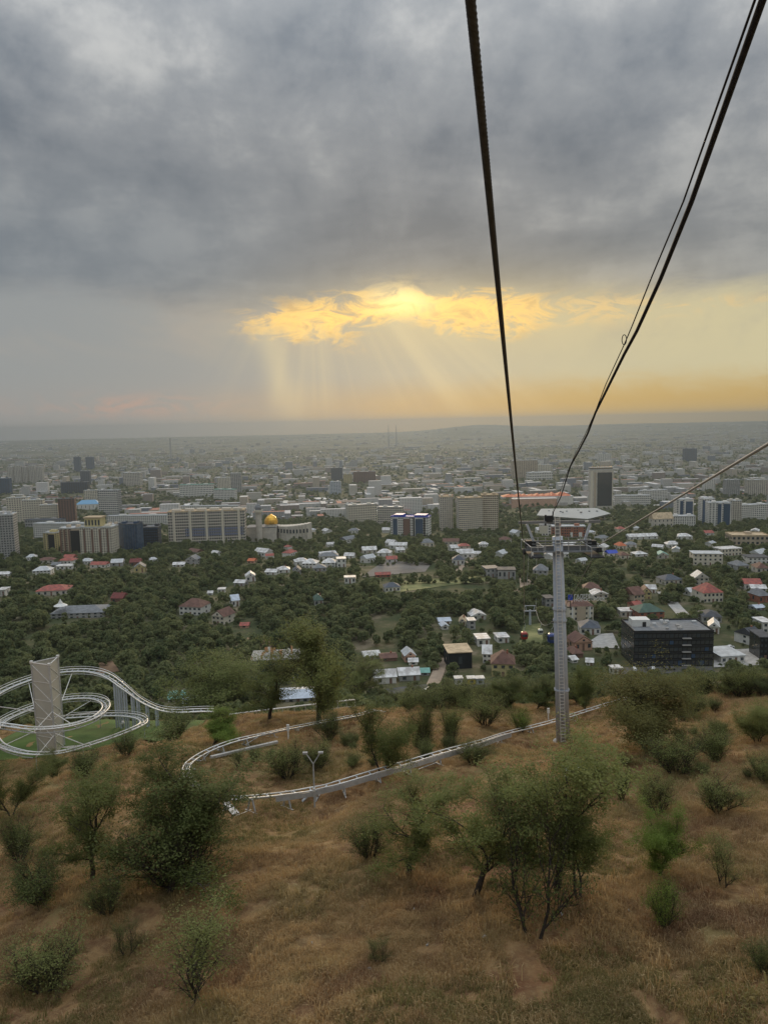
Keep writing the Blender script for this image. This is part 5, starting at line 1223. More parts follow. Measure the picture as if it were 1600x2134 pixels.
def helix():
    T = at(97, 1560, 98); gz = h1(T.x, T.y)
    org = Vector((T.x, T.y, gz))
    tw = tag(empty('net_tower', org), 'triangular steel tower wrapped in beige netting inside the coaster spiral', 'tower')
    posts = [(at(66, 1381, 98.0), at(74, 1566, 97.4)), (at(103, 1386, 96.0), at(113, 1560, 95.5)), (at(121, 1369, 99.5), at(131, 1548, 99.2))]
    q = []
    for a, b in posts:
        b = Vector((a.x, a.y, min(b.z, h1(a.x, a.y) - .2))); MB().tube([a - org, b - org], .13, 10).build('post', 'galv', tw); q.append((a - org, b - org))
        MB().box(a - org + Vector((0, 0, .1)), (.36, .36, .3)).build('post_cap', 'rail_white', tw)
    for i in range(3):
        a, b = q[i]; c, d = q[(i + 1) % 3]
        ins = lambda u, v, t: u.lerp(v, t)
        e = [ins(b, d, .03), ins(b, d, .97), ins(a, c, .97), ins(a, c, .03)]
        nrm = (e[1] - e[0]).cross(e[3] - e[0]).normalized() * .01
        MB().add([p - nrm for p in e] + [p + nrm for p in e], [(0, 1, 2, 3), (7, 6, 5, 4), (0, 4, 5, 1), (1, 5, 6, 2), (2, 6, 7, 3), (3, 7, 4, 0)]).build('net_panel', 'tower_net', tw)
        MB().bar(a, c, .12).build('top_rail', 'rail_white', tw)
        for k in range(5):
            u, v = a.lerp(b, k / 5 + .02), c.lerp(d, (k + 1) / 5); u2 = a.lerp(b, (k + 1) / 5)
            MB().bar(u, v, .11).build('brace', 'rail_white', tw); MB().bar(u2, v, .09).build('brace', 'rail_white', tw)
    MB().box(Vector((at(140, 1552, 97).x, 97.5, gz + .1)) - org, (3.2, 3, .35), .2).build('base_slab', 'concrete', tw)
    # spiral track
    up = [(446, 1480, 110.4), (434, 1480, 110.2), (420, 1480, 110), (350, 1481, 108), (300, 1463, 107), (260, 1433, 107), (225, 1408, 108.5), (190, 1398, 110), (150, 1397, 111), (110, 1402, 111), (60, 1416, 109), (10, 1436, 105), (-30, 1462, 100), (-48, 1486, 95),
          (-20, 1504, 91), (30, 1513, 89), (70, 1517.5, 88.5), (115, 1516, 88.7), (160, 1508, 90), (200, 1493, 93), (221, 1474, 97), (215, 1460, 101), (190, 1453, 105), (150, 1454, 107), (110, 1461, 107), (60, 1477, 105), (10, 1500, 101), (-12, 1525, 97),
          (0, 1550, 92), (35, 1564, 89.5), (75, 1570, 88.6), (130, 1567, 88.8), (190, 1550, 90.5), (240, 1533, 93), (280, 1517, 95.5), (300, 1505, 98.5), (292, 1495, 102), (265, 1490, 105), (230, 1489, 107), (190, 1491, 108.5), (140, 1494, 110)]
    P = [at(*u) for u in up]; pts = catmull(P, 7)
    for p in pts: p.z = max(p.z, h1(p.x, p.y) + .4)
    r = tag(empty('spiral_coaster', org), 'silver coaster spiral looping round the netted tower', 'coaster track')
    Ls, Rs = track(r, pts, 1.0, .095, org, .9, True, .12)
    m = MB()
    for L_ in (Ls, Rs): m.tube([p + Vector((0, 0, .34)) for p in L_], .035, 5)
    # guard rail and lower chord
    m = MB().tube([p + Vector((0, 0, .38)) for p in Rs], .04, 5); m.build('guard_rail', 'rail_white', r)
    m = MB().tube([(a + b) / 2 - Vector((0, 0, .62)) for a, b in zip(Ls, Rs)][6 * 7:30 * 7], .07, 6); m.build('lower_chord', 'galv', r)
    for i in range(6 * 7, 30 * 7, 6):
        c = (Ls[i] + Rs[i]) / 2; e = (Ls[i + 3] + Rs[i + 3]) / 2; MB().bar(Ls[i], c - Vector((0, 0, .62)), .05).bar(Rs[i], c - Vector((0, 0, .62)), .05).bar(c - Vector((0, 0, .62)), e - Vector((0, 0, .1)), .05).build('truss_web', 'galv', r)
    # spokes to the tower
    ctr = sum((a for a, b in q), Vector()) / 3
    for i in range(8 * 7, 33 * 7, 14):
        c = (Ls[i] + Rs[i]) / 2 - Vector((0, 0, .5)); tgt = min(q, key=lambda ab: (Vector((ab[0].x, ab[0].y, 0)) - Vector((c.x, c.y, 0))).length)[0]
        zz = c.z - .3; p2 = Vector((tgt.x, tgt.y, zz)); MB().bar(c, p2, .08).build('spoke', 'rail_white', r)
        if i % 2: MB().bar(c, Vector((tgt.x, tgt.y, zz - 1.8)), .08).build('spoke_stay', 'rail_white', r)
    for px in (238, 250, 262, 276, 287, 304, 326):
        i = min(range(2 * 7, 7 * 7), key=lambda k: abs(proj(pts[k])[0] - px)); p = pts[i]
        for dyy in (-.45, .45):
            z0 = h1(p.x, p.y + dyy) - .4; MB().tube([Vector((p.x, p.y + dyy, p.z - .2)) - org, Vector((p.x, p.y + dyy, z0)) - org], .14, 8).build('support_post', 'pylon_grey', r)
    for i in range(30 * 7, len(pts) - 4, 12):
        p = pts[i]; z0 = h1(p.x, p.y); MB().tube([p - org - Vector((0, 0, .1)), Vector((p.x, p.y, z0 - .3)) - org], .06, 6).build('short_post', 'galv', r)
    # lawn inside the spiral
    A = []; n = 14
    c0 = at(190, 1520, 104)
    vs = []; fs = []
    for i in range(n + 1):
        for j in range(n + 1):
            x = -58 + 29 * j / n; y = 96 + 21 * i / n; vs.append((x, y, h1(x, y) + .12))
    MB().add(vs, [(i * (n + 1) + j, i * (n + 1) + j + 1, (i + 1) * (n + 1) + j + 1, (i + 1) * (n + 1) + j) for i in range(n) for j in range(n)]).build('lawn', 'lawn', None, True)['kind'] = 'structure'
    g = ground(256, 1522); b = tag(empty('white_ball_lamp', g), 'white globe lamp on the lawn beside the coaster posts', 'lamp')
    MB().tube([(0, 0, 0), (0, 0, .9)], .05, 6).build('post', 'galv', b)
    bm = MB(); n = 10
    pr = [(.05, .8), (.25, .9), (.36, 1.15), (.25, 1.4), (.04, 1.5)]
    bm.add([(q_ * math.cos(2 * math.pi * k / n), q_ * math.sin(2 * math.pi * k / n), z) for q_, z in pr for k in range(n)], [(i * n + k, i * n + (k + 1) % n, (i + 1) * n + (k + 1) % n, (i + 1) * n + k) for i in range(4) for k in range(n)]); bm.build('globe', 'white_paint', b, True)
helix()

# white straight rail of the park path behind the ridge trees, fence mesh
def park_fence():
    a = ground(500, 1496); pts = []
    for px, py in ((478, 1489), (540, 1481), (600, 1474), (650, 1468), (700, 1462), (740, 1458)):
        pts.append(at(px, py, 92)); 
    o = pts[0].copy(); o.z = h1(o.x, o.y)
    r = tag(empty('path_railing', o), 'pale railing along the park path behind the ridge trees', 'railing')
    MB().tube([p - o for p in pts], .09, 6).build('handrail', 'rail_white', r); MB().tube([p - o - Vector((0, 0, .9)) for p in pts], .04, 6).build('lower_rail', 'galv', r)
    for k in range(12):
        t = k / 11 * (len(pts) - 1); i = min(int(t), len(pts) - 2); p = pts[i].lerp(pts[i + 1], t - i); MB().tube([p - o, Vector((p.x, p.y, h1(p.x, p.y) - .2)) - o], .04, 6).build('post', 'galv', r)
park_fence()

# lamp post with two heads, marker posts, rubble
def lamp_post():
    g = ground(656, 1682); s = g.y / F; r = tag(empty('lamp_post', g), 'slim grey lamp post with two angled heads beside the coaster', 'street lamp')
    H = 100 * s; k = 32 * s
    MB().tube([(0, 0, -.3), (0, 0, H)], [.06, .045], 8).build('pole', 'galv', r)
    for sx in (-1, 1):
        arm = MB().tube([(0, 0, H), (sx * 15 * s, 0, H + k * .75)], .035, 6).build('arm', 'galv', r)
        MB().box((sx * 17 * s, 0, H + k * .8), (.34, .2, .12), 0, 0).build('lamp_head', 'concrete', arm)
    MB().box((0, -.08, H * .42), (.16, .12, .24)).build('junction_box', 'white_paint', r)
lamp_post()
for px, yt, yb, lb in ((601, 1508, 1540, 'short white post beside the upper bend of the coaster track'), (1142, 1474, 1500, 'white marker board behind the track near the pylon')):
    g = ground(px, yb); s = g.y / F; r = tag(empty('marker_post', g), lb, 'marker'); H = (yb - yt) * s
    MB().box((0, 0, H * .3), (.12, .10, H * .7)).build('stake', 'white_paint', r); MB().box((0, -.02, H * .8), (.26, .12, H * .42)).build('plate', 'white_paint', r)
def rubble():
    rn = random.Random(5); g = ground(1197, 1618); r = tag(empty('concrete_rubble', g), 'pale broken concrete slabs lying near the pylon foot', 'rubble')
    for k in range(7):
        s = rn.uniform(.25, .75); o = place('slab', unit('wall_white'), r, (rn.uniform(-.8, .8), rn.uniform(-.5, .5), rn.uniform(.1, .5)), (rn.uniform(-.6, .6), rn.uniform(-.6, .6), rn.uniform(0, 3)), (s, s * .8, s * .35))
rubble()
rs = random.Random(77)
stone = MB(); 
_sv = []
for k in range(14):
    a = Vector((rs.gauss(0, 1), rs.gauss(0, 1), rs.gauss(0, 1))).normalized() * rs.uniform(.8, 1.1); _sv.append(a)
import bmesh
_bm = bmesh.new()
for v in _sv: _bm.verts.new(v)
bmesh.ops.convex_hull(_bm, input=_bm.verts); stm = bpy.data.meshes.new('stone'); _bm.to_mesh(stm); _bm.free(); stm.materials.append(MATS['concrete'])
for px, py in ((1286, 1563), (1345, 1582), (862, 1895), (755, 1890), (1170, 1905), (1010, 1955), (770, 2020), (1035, 2110), (650, 1965), (1310, 1898), (530, 2085), (890, 1970)):
    g = ground(px, py); k = rs.uniform(.05, .12)
    o = place('pale_stone', stm, None, g + Vector((0, 0, k * .3)), (rs.random(), rs.random(), rs.random() * 6), (k * 1.3, k, k * .7)); tag(o, 'small pale stone lying in the dry grass', 'stone', 'pale stones scattered on the slope')

# ------------------------------------------------------------------ trees
def leaf_arrays(centers, dirs, size, rn, jitter=.35):
    """two-triangle leaf clumps round the given points"""
    n = len(centers); c = np.array(centers)
    nrm = np.array(dirs) + rn.normal(0, .55, (n, 3)); nrm /= np.linalg.norm(nrm, axis=1)[:, None] + 1e-9
    t = np.cross(nrm, rn.normal(0, 1, (n, 3))); t /= np.linalg.norm(t, axis=1)[:, None] + 1e-9
    b = np.cross(nrm, t); s = size * rn.uniform(1 - jitter, 1 + jitter, n)[:, None]
    v = np.stack([c - t * s, c + b * s * .55, c + t * s, c - b * s * .55], 1).reshape(-1, 3)
    return v
def leaf_mesh(name, V, m):
    n = len(V) // 4; me = bpy.data.meshes.new(name)
    me.vertices.add(len(V)); me.vertices.foreach_set('co', V.astype(np.float32).ravel())
    me.loops.add(4 * n); me.loops.foreach_set('vertex_index', np.arange(4 * n, dtype=np.int32))
    me.polygons.add(n); me.polygons.foreach_set('loop_start', np.arange(0, 4 * n, 4, dtype=np.int32)); me.polygons.foreach_set('loop_total', np.full(n, 4, np.int32))
    me.materials.append(MATS[m]); me.update(calc_edges=True); me.validate()
    return me
def grow(seed, stems=1, height=6., spread=.45, fork=.35, leaf=.11, nleaf=6000, lean=.15, droop=0., low=.25, clump=.34):
    """a tree of unit kind: trunk mesh with limbs, crown of leaves on its twigs"""
    rn = np.random.RandomState(seed); m = MB(); tips = []
    def limb(p, d, L, r, lvl):
        n = 5 if lvl < 2 else 3; pts = [p]; rr = [r]; q = p.copy(); e = d.copy()
        for k in range(n):
            e = (e + Vector(rn.normal(0, .13 + .05 * lvl, 3)) + Vector((0, 0, .10 if lvl < 2 else .02 - droop))).normalized()
            q = q + e * (L / n); pts.append(q.copy()); rr.append(r * (1 - .62 * (k + 1) / n))
            f = (k + 1) / n
            if lvl < 3 and (f > fork or lvl > 0):
                kids = 2 if lvl == 0 else (2 if rn.rand() < .7 else 1)
                for _ in range(kids):
                    a = rn.uniform(0, 6.283); side = Vector((math.cos(a), math.sin(a), 0)); sp = spread * rn.uniform(.7, 1.5)
                    dd = (e * (1 - sp * .6) + side * sp + Vector((0, 0, .12))).normalized()
                    limb(q.copy(), dd, L * rn.uniform(.34, .70), rr[-1] * .62, lvl + 1)
        if lvl >= 2 or r < .012:
            for a, b in zip(pts[:-1], pts[1:]): tips.append((a, b))
        m.tube(pts, rr, 7 if lvl == 0 else (5 if lvl == 1 else 3), False)
    for k in range(stems):
        a = 6.283 * k / stems + rn.uniform(-.5, .5); o = .0 if stems == 1 else .10
        d = Vector((math.cos(a) * (lean if stems == 1 else .32), math.sin(a) * (lean if stems == 1 else .32), 1)).normalized()
        limb(Vector((math.cos(a) * o, math.sin(a) * o, -.25)), d, height * rn.uniform(.55, .72), height * (.022 if stems == 1 else .013), 0)
    # even out: leaves follow twigs, denser in random bunches
    wts = rn.gamma(1.0, 1., len(tips)); wts /= wts.sum(); idx = rn.choice(len(tips), nleaf, p=wts)
    A = np.array([t[0] for t in tips]); B = np.array([t[1] for t in tips]); f = rn.rand(nleaf, 1)
    C = A[idx] * (1 - f) + B[idx] * f + rn.normal(0, clump * .5, (nleaf, 3)) * np.array([1, 1, .8])
    C = C[C[:, 2] > low * height * .35]
    mid = C.mean(0); out = (C - mid); out /= np.linalg.norm(out, axis=1)[:, None] + 1e-6; out[:, 2] += .5
    V = leaf_arrays(C, out, leaf, rn)
    top = np.percentile(C[:, 2], 98.5); wid = np.percentile(np.abs(C[:, :2] - mid[:2]).max(1), 84)
    return m.mesh('trunk', 'bark'), leaf_mesh('crown', V, 'leaf_sage'), top, wid
KINDS = {}
def kind(nm, **kw): KINDS.setdefault(nm, []).append(grow(**kw))
for s_ in (1, 2, 3): kind('elm', seed=s_, stems=1 if s_ != 2 else 2, height=7.5, spread=.56, fork=.34, leaf=.052, nleaf=23000, lean=.10, clump=.36)
for s_ in (11, 12, 13): kind('dense', seed=s_, stems=1 if s_ != 12 else 2, height=7., spread=.56, fork=.10, leaf=.050, nleaf=34000, clump=.42, low=.10)
for s_ in (21, 22, 23): kind('bush', seed=s_, stems=7, height=3.2, spread=.36, fork=.05, leaf=.036, nleaf=8000, clump=.22, low=.06)
for s_ in (31, 32): kind('sapling', seed=s_, stems=2, height=4., spread=.42, fork=.15, leaf=.034, nleaf=5000, clump=.26, low=.1)
for s_ in (41, 42): kind('poplar', seed=s_, stems=1, height=9., spread=.40, fork=.10, leaf=.065, nleaf=26000, clump=.45, low=.12)
for s_ in (51,): kind('round', seed=s_, stems=3, height=5., spread=.66, fork=.12, leaf=.046, nleaf=34000, clump=.40, low=.30)
FOR = []      # foreground crowns, so woods do not matter here
def tree(label, kind_, px, py, top, x0, x1, leaf, v=0, cat='tree', group=None, name=None):
    g = ground(px, py); s = g.y / F / math.cos(math.atan2(CZ - g.z, g.y)) ; H = at(px, top, g.y).z - g.z; Wd = (at(x1, (py + top) / 2, g.y).x - at(x0, (py + top) / 2, g.y).x) / 2
    tm, cm, hh, ww = KINDS[kind_][v % len(KINDS[kind_])]
    sz = H / hh; sx = max(sz * .6, min(sz * 1.7, Wd / ww))
    r = empty(name or ('shrub' if cat == 'shrub' else 'tree'), g, random.Random(px * 3 + py).uniform(0, 6.28), (sx, sx, sz)); tag(r, label, cat, group)
    place('trunk', tm, r)
    c = place('crown', cm, r); c.material_slots[0].link = 'OBJECT'; c.material_slots[0].material = MATS[leaf]
    return r
S, Dk, Bt, Ol = 'leaf_sage', 'leaf_dark', 'leaf_bright', 'leaf_olive'
TREES = [
 ('open tree with forked black trunk in the middle of the slope', 'elm', 1158, 1862, 1505, 1035, 1245, S, 0),
 ('leafy young tree right of the forked black trunk', 'elm', 1203, 1874, 1635, 1180, 1292, S, 1),
 ('feathery tree with upright stems left of the forked trunk', 'elm', 988, 1866, 1590, 895, 1085, S, 2),
 ('thin dark tree low in front of the forked trunk', 'sapling', 1112, 1955, 1640, 1025, 1185, Dk, 1),
 ('broad feathery tree with leaning trunk above the bare scar', 'elm', 852, 1816, 1615, 750, 945, S, 0),
 ('largest dense dark tree on the left slope', 'poplar', 352, 1856, 1556, 258, 478, Dk, 1),
 ('upright tree with bare lower trunk left of the largest tree', 'elm', 192, 1836, 1580, 108, 250, Dk, 0),
 ('leafy undergrowth round the foot of the largest tree', 'bush', 372, 1850, 1690, 285, 470, Dk, 1),
 ('second crown leaning right behind the largest tree', 'elm', 398, 1800, 1575, 330, 478, Dk, 2),
 ('bush with fanned bare stems near the left edge', 'bush', 42, 1795, 1690, 0, 70, Dk, 0),
 ('low dark shrub below the fanned bush', 'bush', 88, 1882, 1775, 30, 138, Dk, 1),
 ('small dark shrub at the foot of the upright tree', 'bush', 228, 1905, 1825, 195, 262, Dk, 2),
 ('pale see-through sapling in the bottom left grass', 'sapling', 412, 2082, 1885, 318, 470, S, 0),
 ('low sprawling shrub in the bottom left corner', 'bush', 92, 2066, 1955, 0, 165, S, 1),
 ('tiny sapling between the low shrubs on the left', 'sapling', 266, 1996, 1920, 240, 292, Dk, 1),
 ('little dark shrub in front of the largest tree', 'bush', 160, 1740, 1690, 140, 182, Dk, 2),
 ('dense dark tree standing just behind the coaster track', 'dense', 795, 1618, 1452, 720, 842, Dk, 1),
 ('narrow two tiered small tree behind the track', 'bush', 880, 1566, 1450, 856, 904, Dk, 0),
 ('small bush at the foot of the narrow tree', 'bush', 884, 1586, 1540, 866, 902, S, 1),
 ('spreading multi stem shrub on the terrace', 'bush', 1010, 1512, 1448, 964, 1052, S, 2),
 ('slim shrub left of the spreading shrub on the terrace', 'bush', 940, 1546, 1466, 918, 966, S, 0),
 ('low shrub pressed against the track below the terrace', 'bush', 986, 1592, 1536, 958, 1014, Dk, 1),
 ('bright green sapling behind the track left of the pylon', 'bush', 1086, 1524, 1472, 1066, 1106, Bt, 2),
 ('dark rounded tree on the terrace edge left of the pylon', 'dense', 1062, 1478, 1406, 1038, 1088, Dk, 2),
 ('second dark rounded tree on the terrace edge left of the pylon', 'dense', 1117, 1478, 1408, 1094, 1142, Dk, 0),
 ('big dark tree just right of the pylon', 'dense', 1217, 1480, 1386, 1188, 1254, Dk, 1),
 ('broad brownish green tree on the right terrace', 'round', 1345, 1560, 1402, 1244, 1402, Ol, 0),
 ('round small tree on a thin trunk at the right edge', 'round', 1577, 1548, 1462, 1540, 1612, S, 0),
 ('vase shaped grey green shrub below the round small tree', 'bush', 1490, 1588, 1512, 1460, 1522, S, 0),
 ('wide loose shrub right of the brownish tree', 'bush', 1405, 1614, 1532, 1360, 1452, S, 1),
 ('grey green shrub below the wide loose shrub', 'bush', 1370, 1694, 1604, 1334, 1402, S, 2),
 ('pale grey shrub on the right slope', 'bush', 1497, 1694, 1608, 1455, 1534, S, 0),
 ('bright green bushy tree on the right slope', 'dense', 1374, 1824, 1686, 1328, 1414, Bt, 2),
 ('thin pale sapling right of the bright green tree', 'sapling', 1505, 1848, 1738, 1476, 1534, S, 0),
 ('upright green shrub below the bright green tree', 'bush', 1386, 1934, 1826, 1348, 1408, Bt, 1),
 ('small dark cone shaped shrub below the brownish tree', 'bush', 1295, 1668, 1588, 1274, 1312, Dk, 0),
 ('grey shrub cut by the right edge below the round tree', 'bush', 1590, 1626, 1562, 1560, 1620, S, 2),
 ('dark shrub cut by the right edge low on the slope', 'bush', 1594, 2030, 1955, 1566, 1624, Dk, 1),
 ('bright green rounded bush by the upper track bend', 'dense', 442, 1556, 1482, 388, 502, Bt, 0),
 ('dark shrub on the mound crest left of the bright bush', 'bush', 362, 1546, 1476, 334, 392, Dk, 1),
 ('small shrub on the mound crest', 'bush', 265, 1574, 1522, 244, 292, Dk, 2),
 ('leafy shrub on the mound above the left slope', 'bush', 180, 1614, 1556, 150, 212, Dk, 0),
 ('dark shrub on the mound below the spiral track', 'dense', 112, 1624, 1566, 68, 152, Dk, 2),
 ('dark tree cut by the left edge below the spiral track', 'dense', 24, 1700, 1578, -25, 78, Dk, 1),
 ('slim dark shrub beside the upper track run', 'bush', 685, 1545, 1476, 660, 708, Dk, 0),
 ('green thicket in the hollow left of the lamp post', 'bush', 598, 1622, 1545, 562, 636, S, 1),
 ('small shrub right of the lamp post head', 'bush', 662, 1606, 1540, 640, 690, S, 2),
 ('tiny shrub under the upper track bend', 'sapling', 496, 1602, 1560, 476, 516, Dk, 0),
 ('broad spreading tree on the ridge above the bright bush', 'round', 452, 1500, 1368, 376, 545, S, 0),
 ('upright dark tree on the ridge with airy crown', 'elm', 562, 1498, 1362, 498, 604, Dk, 0),
 ('tallest slim tree on the ridge', 'poplar', 664, 1506, 1304, 612, 712, S, 0),
 ('mid green tree right of the tallest ridge tree', 'elm', 734, 1470, 1368, 686, 776, S, 2),
 ('small shrub on the track slope below the lamp', 'bush', 735, 1600, 1568, 718, 752, S, 0),
 ('pale shrub at the top of the bare right slope', 'bush', 1440, 1490, 1440, 1410, 1474, S, 1),
 ('green shrub beside the rubble near the pylon foot', 'bush', 1238, 1622, 1572, 1212, 1268, S, 2),
 ('low bush left of the leaning feathery tree', 'bush', 770, 1790, 1700, 740, 812, Dk, 1),
 ('dry grey shrub low in the middle of the slope', 'sapling', 790, 2010, 1960, 770, 812, Dk, 1),
]
for (lb, kd, px, py, tp, x0, x1, lf, v) in TREES:
    tree(lb, kd, px, py, tp, x0, x1, lf, v, 'shrub' if kd in ('bush', 'sapling') and tp > py - 200 else 'tree')
rn = random.Random(31)
row = [(x + rn.uniform(-10, 10), 1478 - (x - 820) * .045 + rn.uniform(-8, 8)) for x in range(838, 1610, 20)]
for i, (px, py) in enumerate(row):
    h_ = rn.uniform(34, 62); w_ = rn.uniform(20, 34)
    tree('grey green shrub in the row along the hill edge', 'bush', px, py, py - h_, px - w_, px + w_, rn.choice([S, S, Dk]), i, 'shrub', 'shrubs along the hill edge')
for i in range(26):
    px, py = rn.uniform(1260, 1600), rn.uniform(1480, 1640)
    if i % 2: px, py = rn.uniform(480, 1000), rn.uniform(1530, 1600)
    h_ = rn.uniform(16, 34)
    tree('knee high shrub scattered in the dry grass', 'bush', px, py, py - h_, px - h_ * .5, px + h_ * .5, rn.choice([S, Dk]), i, 'shrub', 'knee high shrubs on the slope')

# ------------------------------------------------------------------ the rest of the city
PAL = [(.70, .69, .66), (.64, .60, .52), (.56, .55, .53), (.42, .42, .42), (.58, .50, .40), (.36, .30, .26), (.74, .73, .70), (.25, .28, .33)]
ROOFS = [(.66, .66, .65), (.52, .52, .52), (.30, .30, .31), (.60, .58, .54), (.22, .17, .15), (.40, .16, .11)]
def box_city(items):
    V, Fc, U, Cc = [], [], [], []
    for (x, y, z, w, d, h, a, wc, rc) in items:
        c, s = math.cos(a), math.sin(a); k = len(V)
        for zz_ in (-4, h):
            for (i, j) in ((-1, -1), (1, -1), (1, 1), (-1, 1)): V.append((x + (i * w * c - j * d * s) / 2, y + (i * w * s + j * d * c) / 2, z + zz_))
        for f in range(4):
            g_ = (f + 1) % 4; L = w if f % 2 == 0 else d
            Fc.append((k + f, k + g_, k + g_ + 4, k + f + 4)); U += [(0, -4), (L, -4), (L, h), (0, h)]; Cc.append(wc)
        Fc.append((k + 4, k + 5, k + 6, k + 7)); U += [(0, -9)] * 4; Cc.append(rc)
    me = bpy.data.meshes.new('far_city'); me.from_pydata(V, [], Fc); me.materials.append(MATS['far_blocks'])
    uvl = me.uv_layers.new(name='UVMap'); uvl.data.foreach_set('uv', np.array(U, np.float32).ravel())
    at_ = me.attributes.new('paint', 'FLOAT_COLOR', 'FACE'); at_.data.foreach_set('color', np.array([c + (1,) for c in Cc], np.float32).ravel())
    me.update(); return me
def clear_of(px, py, w, y):
    for (x0, x1, y0, y1, Yb, hide) in OCC:
        if px + w > x0 and px - w < x1 and y0 - 2 < py and py - w * .8 < y1 + 2 and y < Yb + 20: return False
    return True
rn = random.Random(12); items = []
for k in range(5200):
    y = 1500 * (14500 / 1500) ** (rn.random() ** .85); x = rn.uniform(-.58, .58) * y; z = h1(x, y)
    t = rn.random(); cl = float(vnoise(x / 600, y / 600, 50))
    if t < .62: w, d, h = rn.uniform(14, 50), rn.uniform(10, 18), rn.uniform(4, 9)
    elif t < .9: w, d, h = rn.uniform(40, 90), rn.uniform(12, 18), rn.uniform(12, 18)
    else: w, d, h = rn.uniform(22, 50), rn.uniform(16, 24), rn.uniform(24, 46) * (1.1 if cl > .2 else .7)
    if y > 5000: w *= 1.4; h *= .8
    wp_ = w / 2 * F / y; px, py = proj((x, y, z))
    if float(vnoise(x / 260, y / 420, 51)) + .5 * cl < rn.uniform(-.9, .25) and h < 20: continue
    if not clear_of(px, py, wp_, y): continue
    items.append((x, y, z, w, d, h, rn.choice([.12, .12, 1.69]) + rn.uniform(-.03, .03), rn.choice(PAL), rn.choice(ROOFS) if h < 20 else rn.choice(ROOFS[:4])))
o = place('far_city', box_city(items)); tag(o, 'countless pale blocks of the hazy far city', 'city', None, 'stuff')
# nearer fill: cottages half sunk in the trees and plain blocks, each its own thing
def fill_houses():
    rn = random.Random(40); made = 0; tries = 0
    base = {}
    def proto(rm_, ro):
        if (rm_, ro) in base: return base[(rm_, ro)]
        W, D, h, rh = 11., 9., 3.6, 2.6; a, b_ = W / 2 + .4, D / 2 + .4
        wall = MB().box((0, 0, h / 2 - 1.5), (W, D, h + 3)).mesh('wall', 'wall_white' if rm_ != 'roof_brown' else 'wall_beige')
        if ro == 'g': roof = MB().add([(-a, -b_, h), (a, -b_, h), (a, b_, h), (-a, b_, h), (-a, 0, h + rh), (a, 0, h + rh)], [(0, 1, 5, 4), (2, 3, 4, 5), (0, 4, 3), (1, 2, 5), (0, 3, 2, 1)]).mesh('roof', rm_)
        else: roof = MB().add([(-a, -b_, h), (a, -b_, h), (a, b_, h), (-a, b_, h), (-2, 0, h + rh), (2, 0, h + rh)], [(0, 1, 5, 4), (2, 3, 4, 5), (0, 4, 3), (1, 2, 5), (0, 3, 2, 1)]).mesh('roof', rm_)
        base[(rm_, ro)] = (wall, roof); return base[(rm_, ro)]
    LB = {'roof_white': 'small white roofed cottage half sunk in trees', 'roof_pale': 'small grey metal roofed cottage half sunk in trees', 'roof_brown': 'small brown roofed cottage half sunk in trees', 'roof_red': 'small red roofed cottage half sunk in trees', 'roof_grey': 'small dark grey roofed cottage half sunk in trees'}
    while made < 52 and tries < 3000:
        tries += 1; px, py = rn.uniform(0, 1600), rn.uniform(1104, 1178)
        if px < 520 and py < 1150: continue
        g = ground(px, py); w = 7 * F / g.y
        if not clear_of(px, py, w, g.y): continue
        rm_ = rn.choice(['roof_white'] * 5 + ['roof_pale'] * 3 + ['roof_brown', 'roof_red', 'roof_grey']); ro = rn.choice('gh'); wl, rf = proto(rm_, ro)
        k = rn.uniform(.75, 1.35); r = empty('cottage', g + Vector((0, 0, .6)), rn.uniform(-1.2, 1.2), (k * rn.uniform(.8, 1.4), k, k * rn.uniform(.8, 1.1))); tag(r, LB[rm_], 'house', LB[rm_].replace('small ', '').replace('cottage', 'cottages'))
        place('wall', wl, r); place('roof', rf, r)
        for u in (-3, 0, 3): piece('window', 'glass', r, (u, -4.53, 1.8), (1.2, .12, 1.3))
        keep(px - w * .6, px + w * .6, py - w * .8, py, g.y, .55); made += 1
fill_houses()

# --- woods in the valley
def wood_proto(seed, n=900, R=4.2, H=8.5, size=.55, blobs=16):
    q = np.random.RandomState(seed); C = []; N = []
    bl = []
    for k in range(blobs):
        a = q.uniform(0, 6.283); t = q.rand(); rr = R * .62 * math.sqrt(q.rand()); z = H * (.30 + .48 * t); rr *= (1.15 - .75 * max(0, t - .3))
        bl.append((rr * math.cos(a), rr * math.sin(a), z, R * q.uniform(.26, .46)))
    per = n // blobs
    for (x, y, z, r) in bl:
        d = q.normal(0, 1, (per, 3)); d /= np.linalg.norm(d, axis=1)[:, None]; d[:, 2] = np.where(d[:, 2] < -.5, -d[:, 2], d[:, 2])
        C.append(np.array([x, y, z]) + d * r * q.uniform(.75, 1.08, (per, 1)) * np.array([1, 1, .85])); N.append(d + np.array([0, 0, .35]))
    V = leaf_arrays(np.concatenate(C), np.concatenate(N), size, q, .4)
    tr = MB().tube([(0, 0, -1), (.1, 0, H * .3), (0, .1, H * .6)], [.28, .2, .08], 6)
    for k in range(5): x, y, z, r = bl[k]; tr.tube([(0, 0, H * .25), (x * .6, y * .6, z * .8), (x, y, z)], [.12, .07, .03], 4)
    return tr.mesh('trunk', 'bark'), leaf_mesh('crown', V, 'leaf_wood')
WP = [wood_proto(101, 1200), wood_proto(102, 1200, 3.6, 9.5), wood_proto(103, 1100, 5.0, 8.0), wood_proto(104, 900, 3.2, 7.0), wood_proto(105, 800, 2.1, 12.0, .5, 12), wood_proto(106, 1300, 5.2, 10.5)]
FP = [wood_proto(111, 320, 4.4, 8.5, 1.0, 10), wood_proto(112, 320, 5.0, 8.0, 1.0, 10)]
q = np.random.RandomState(9)
cand = []
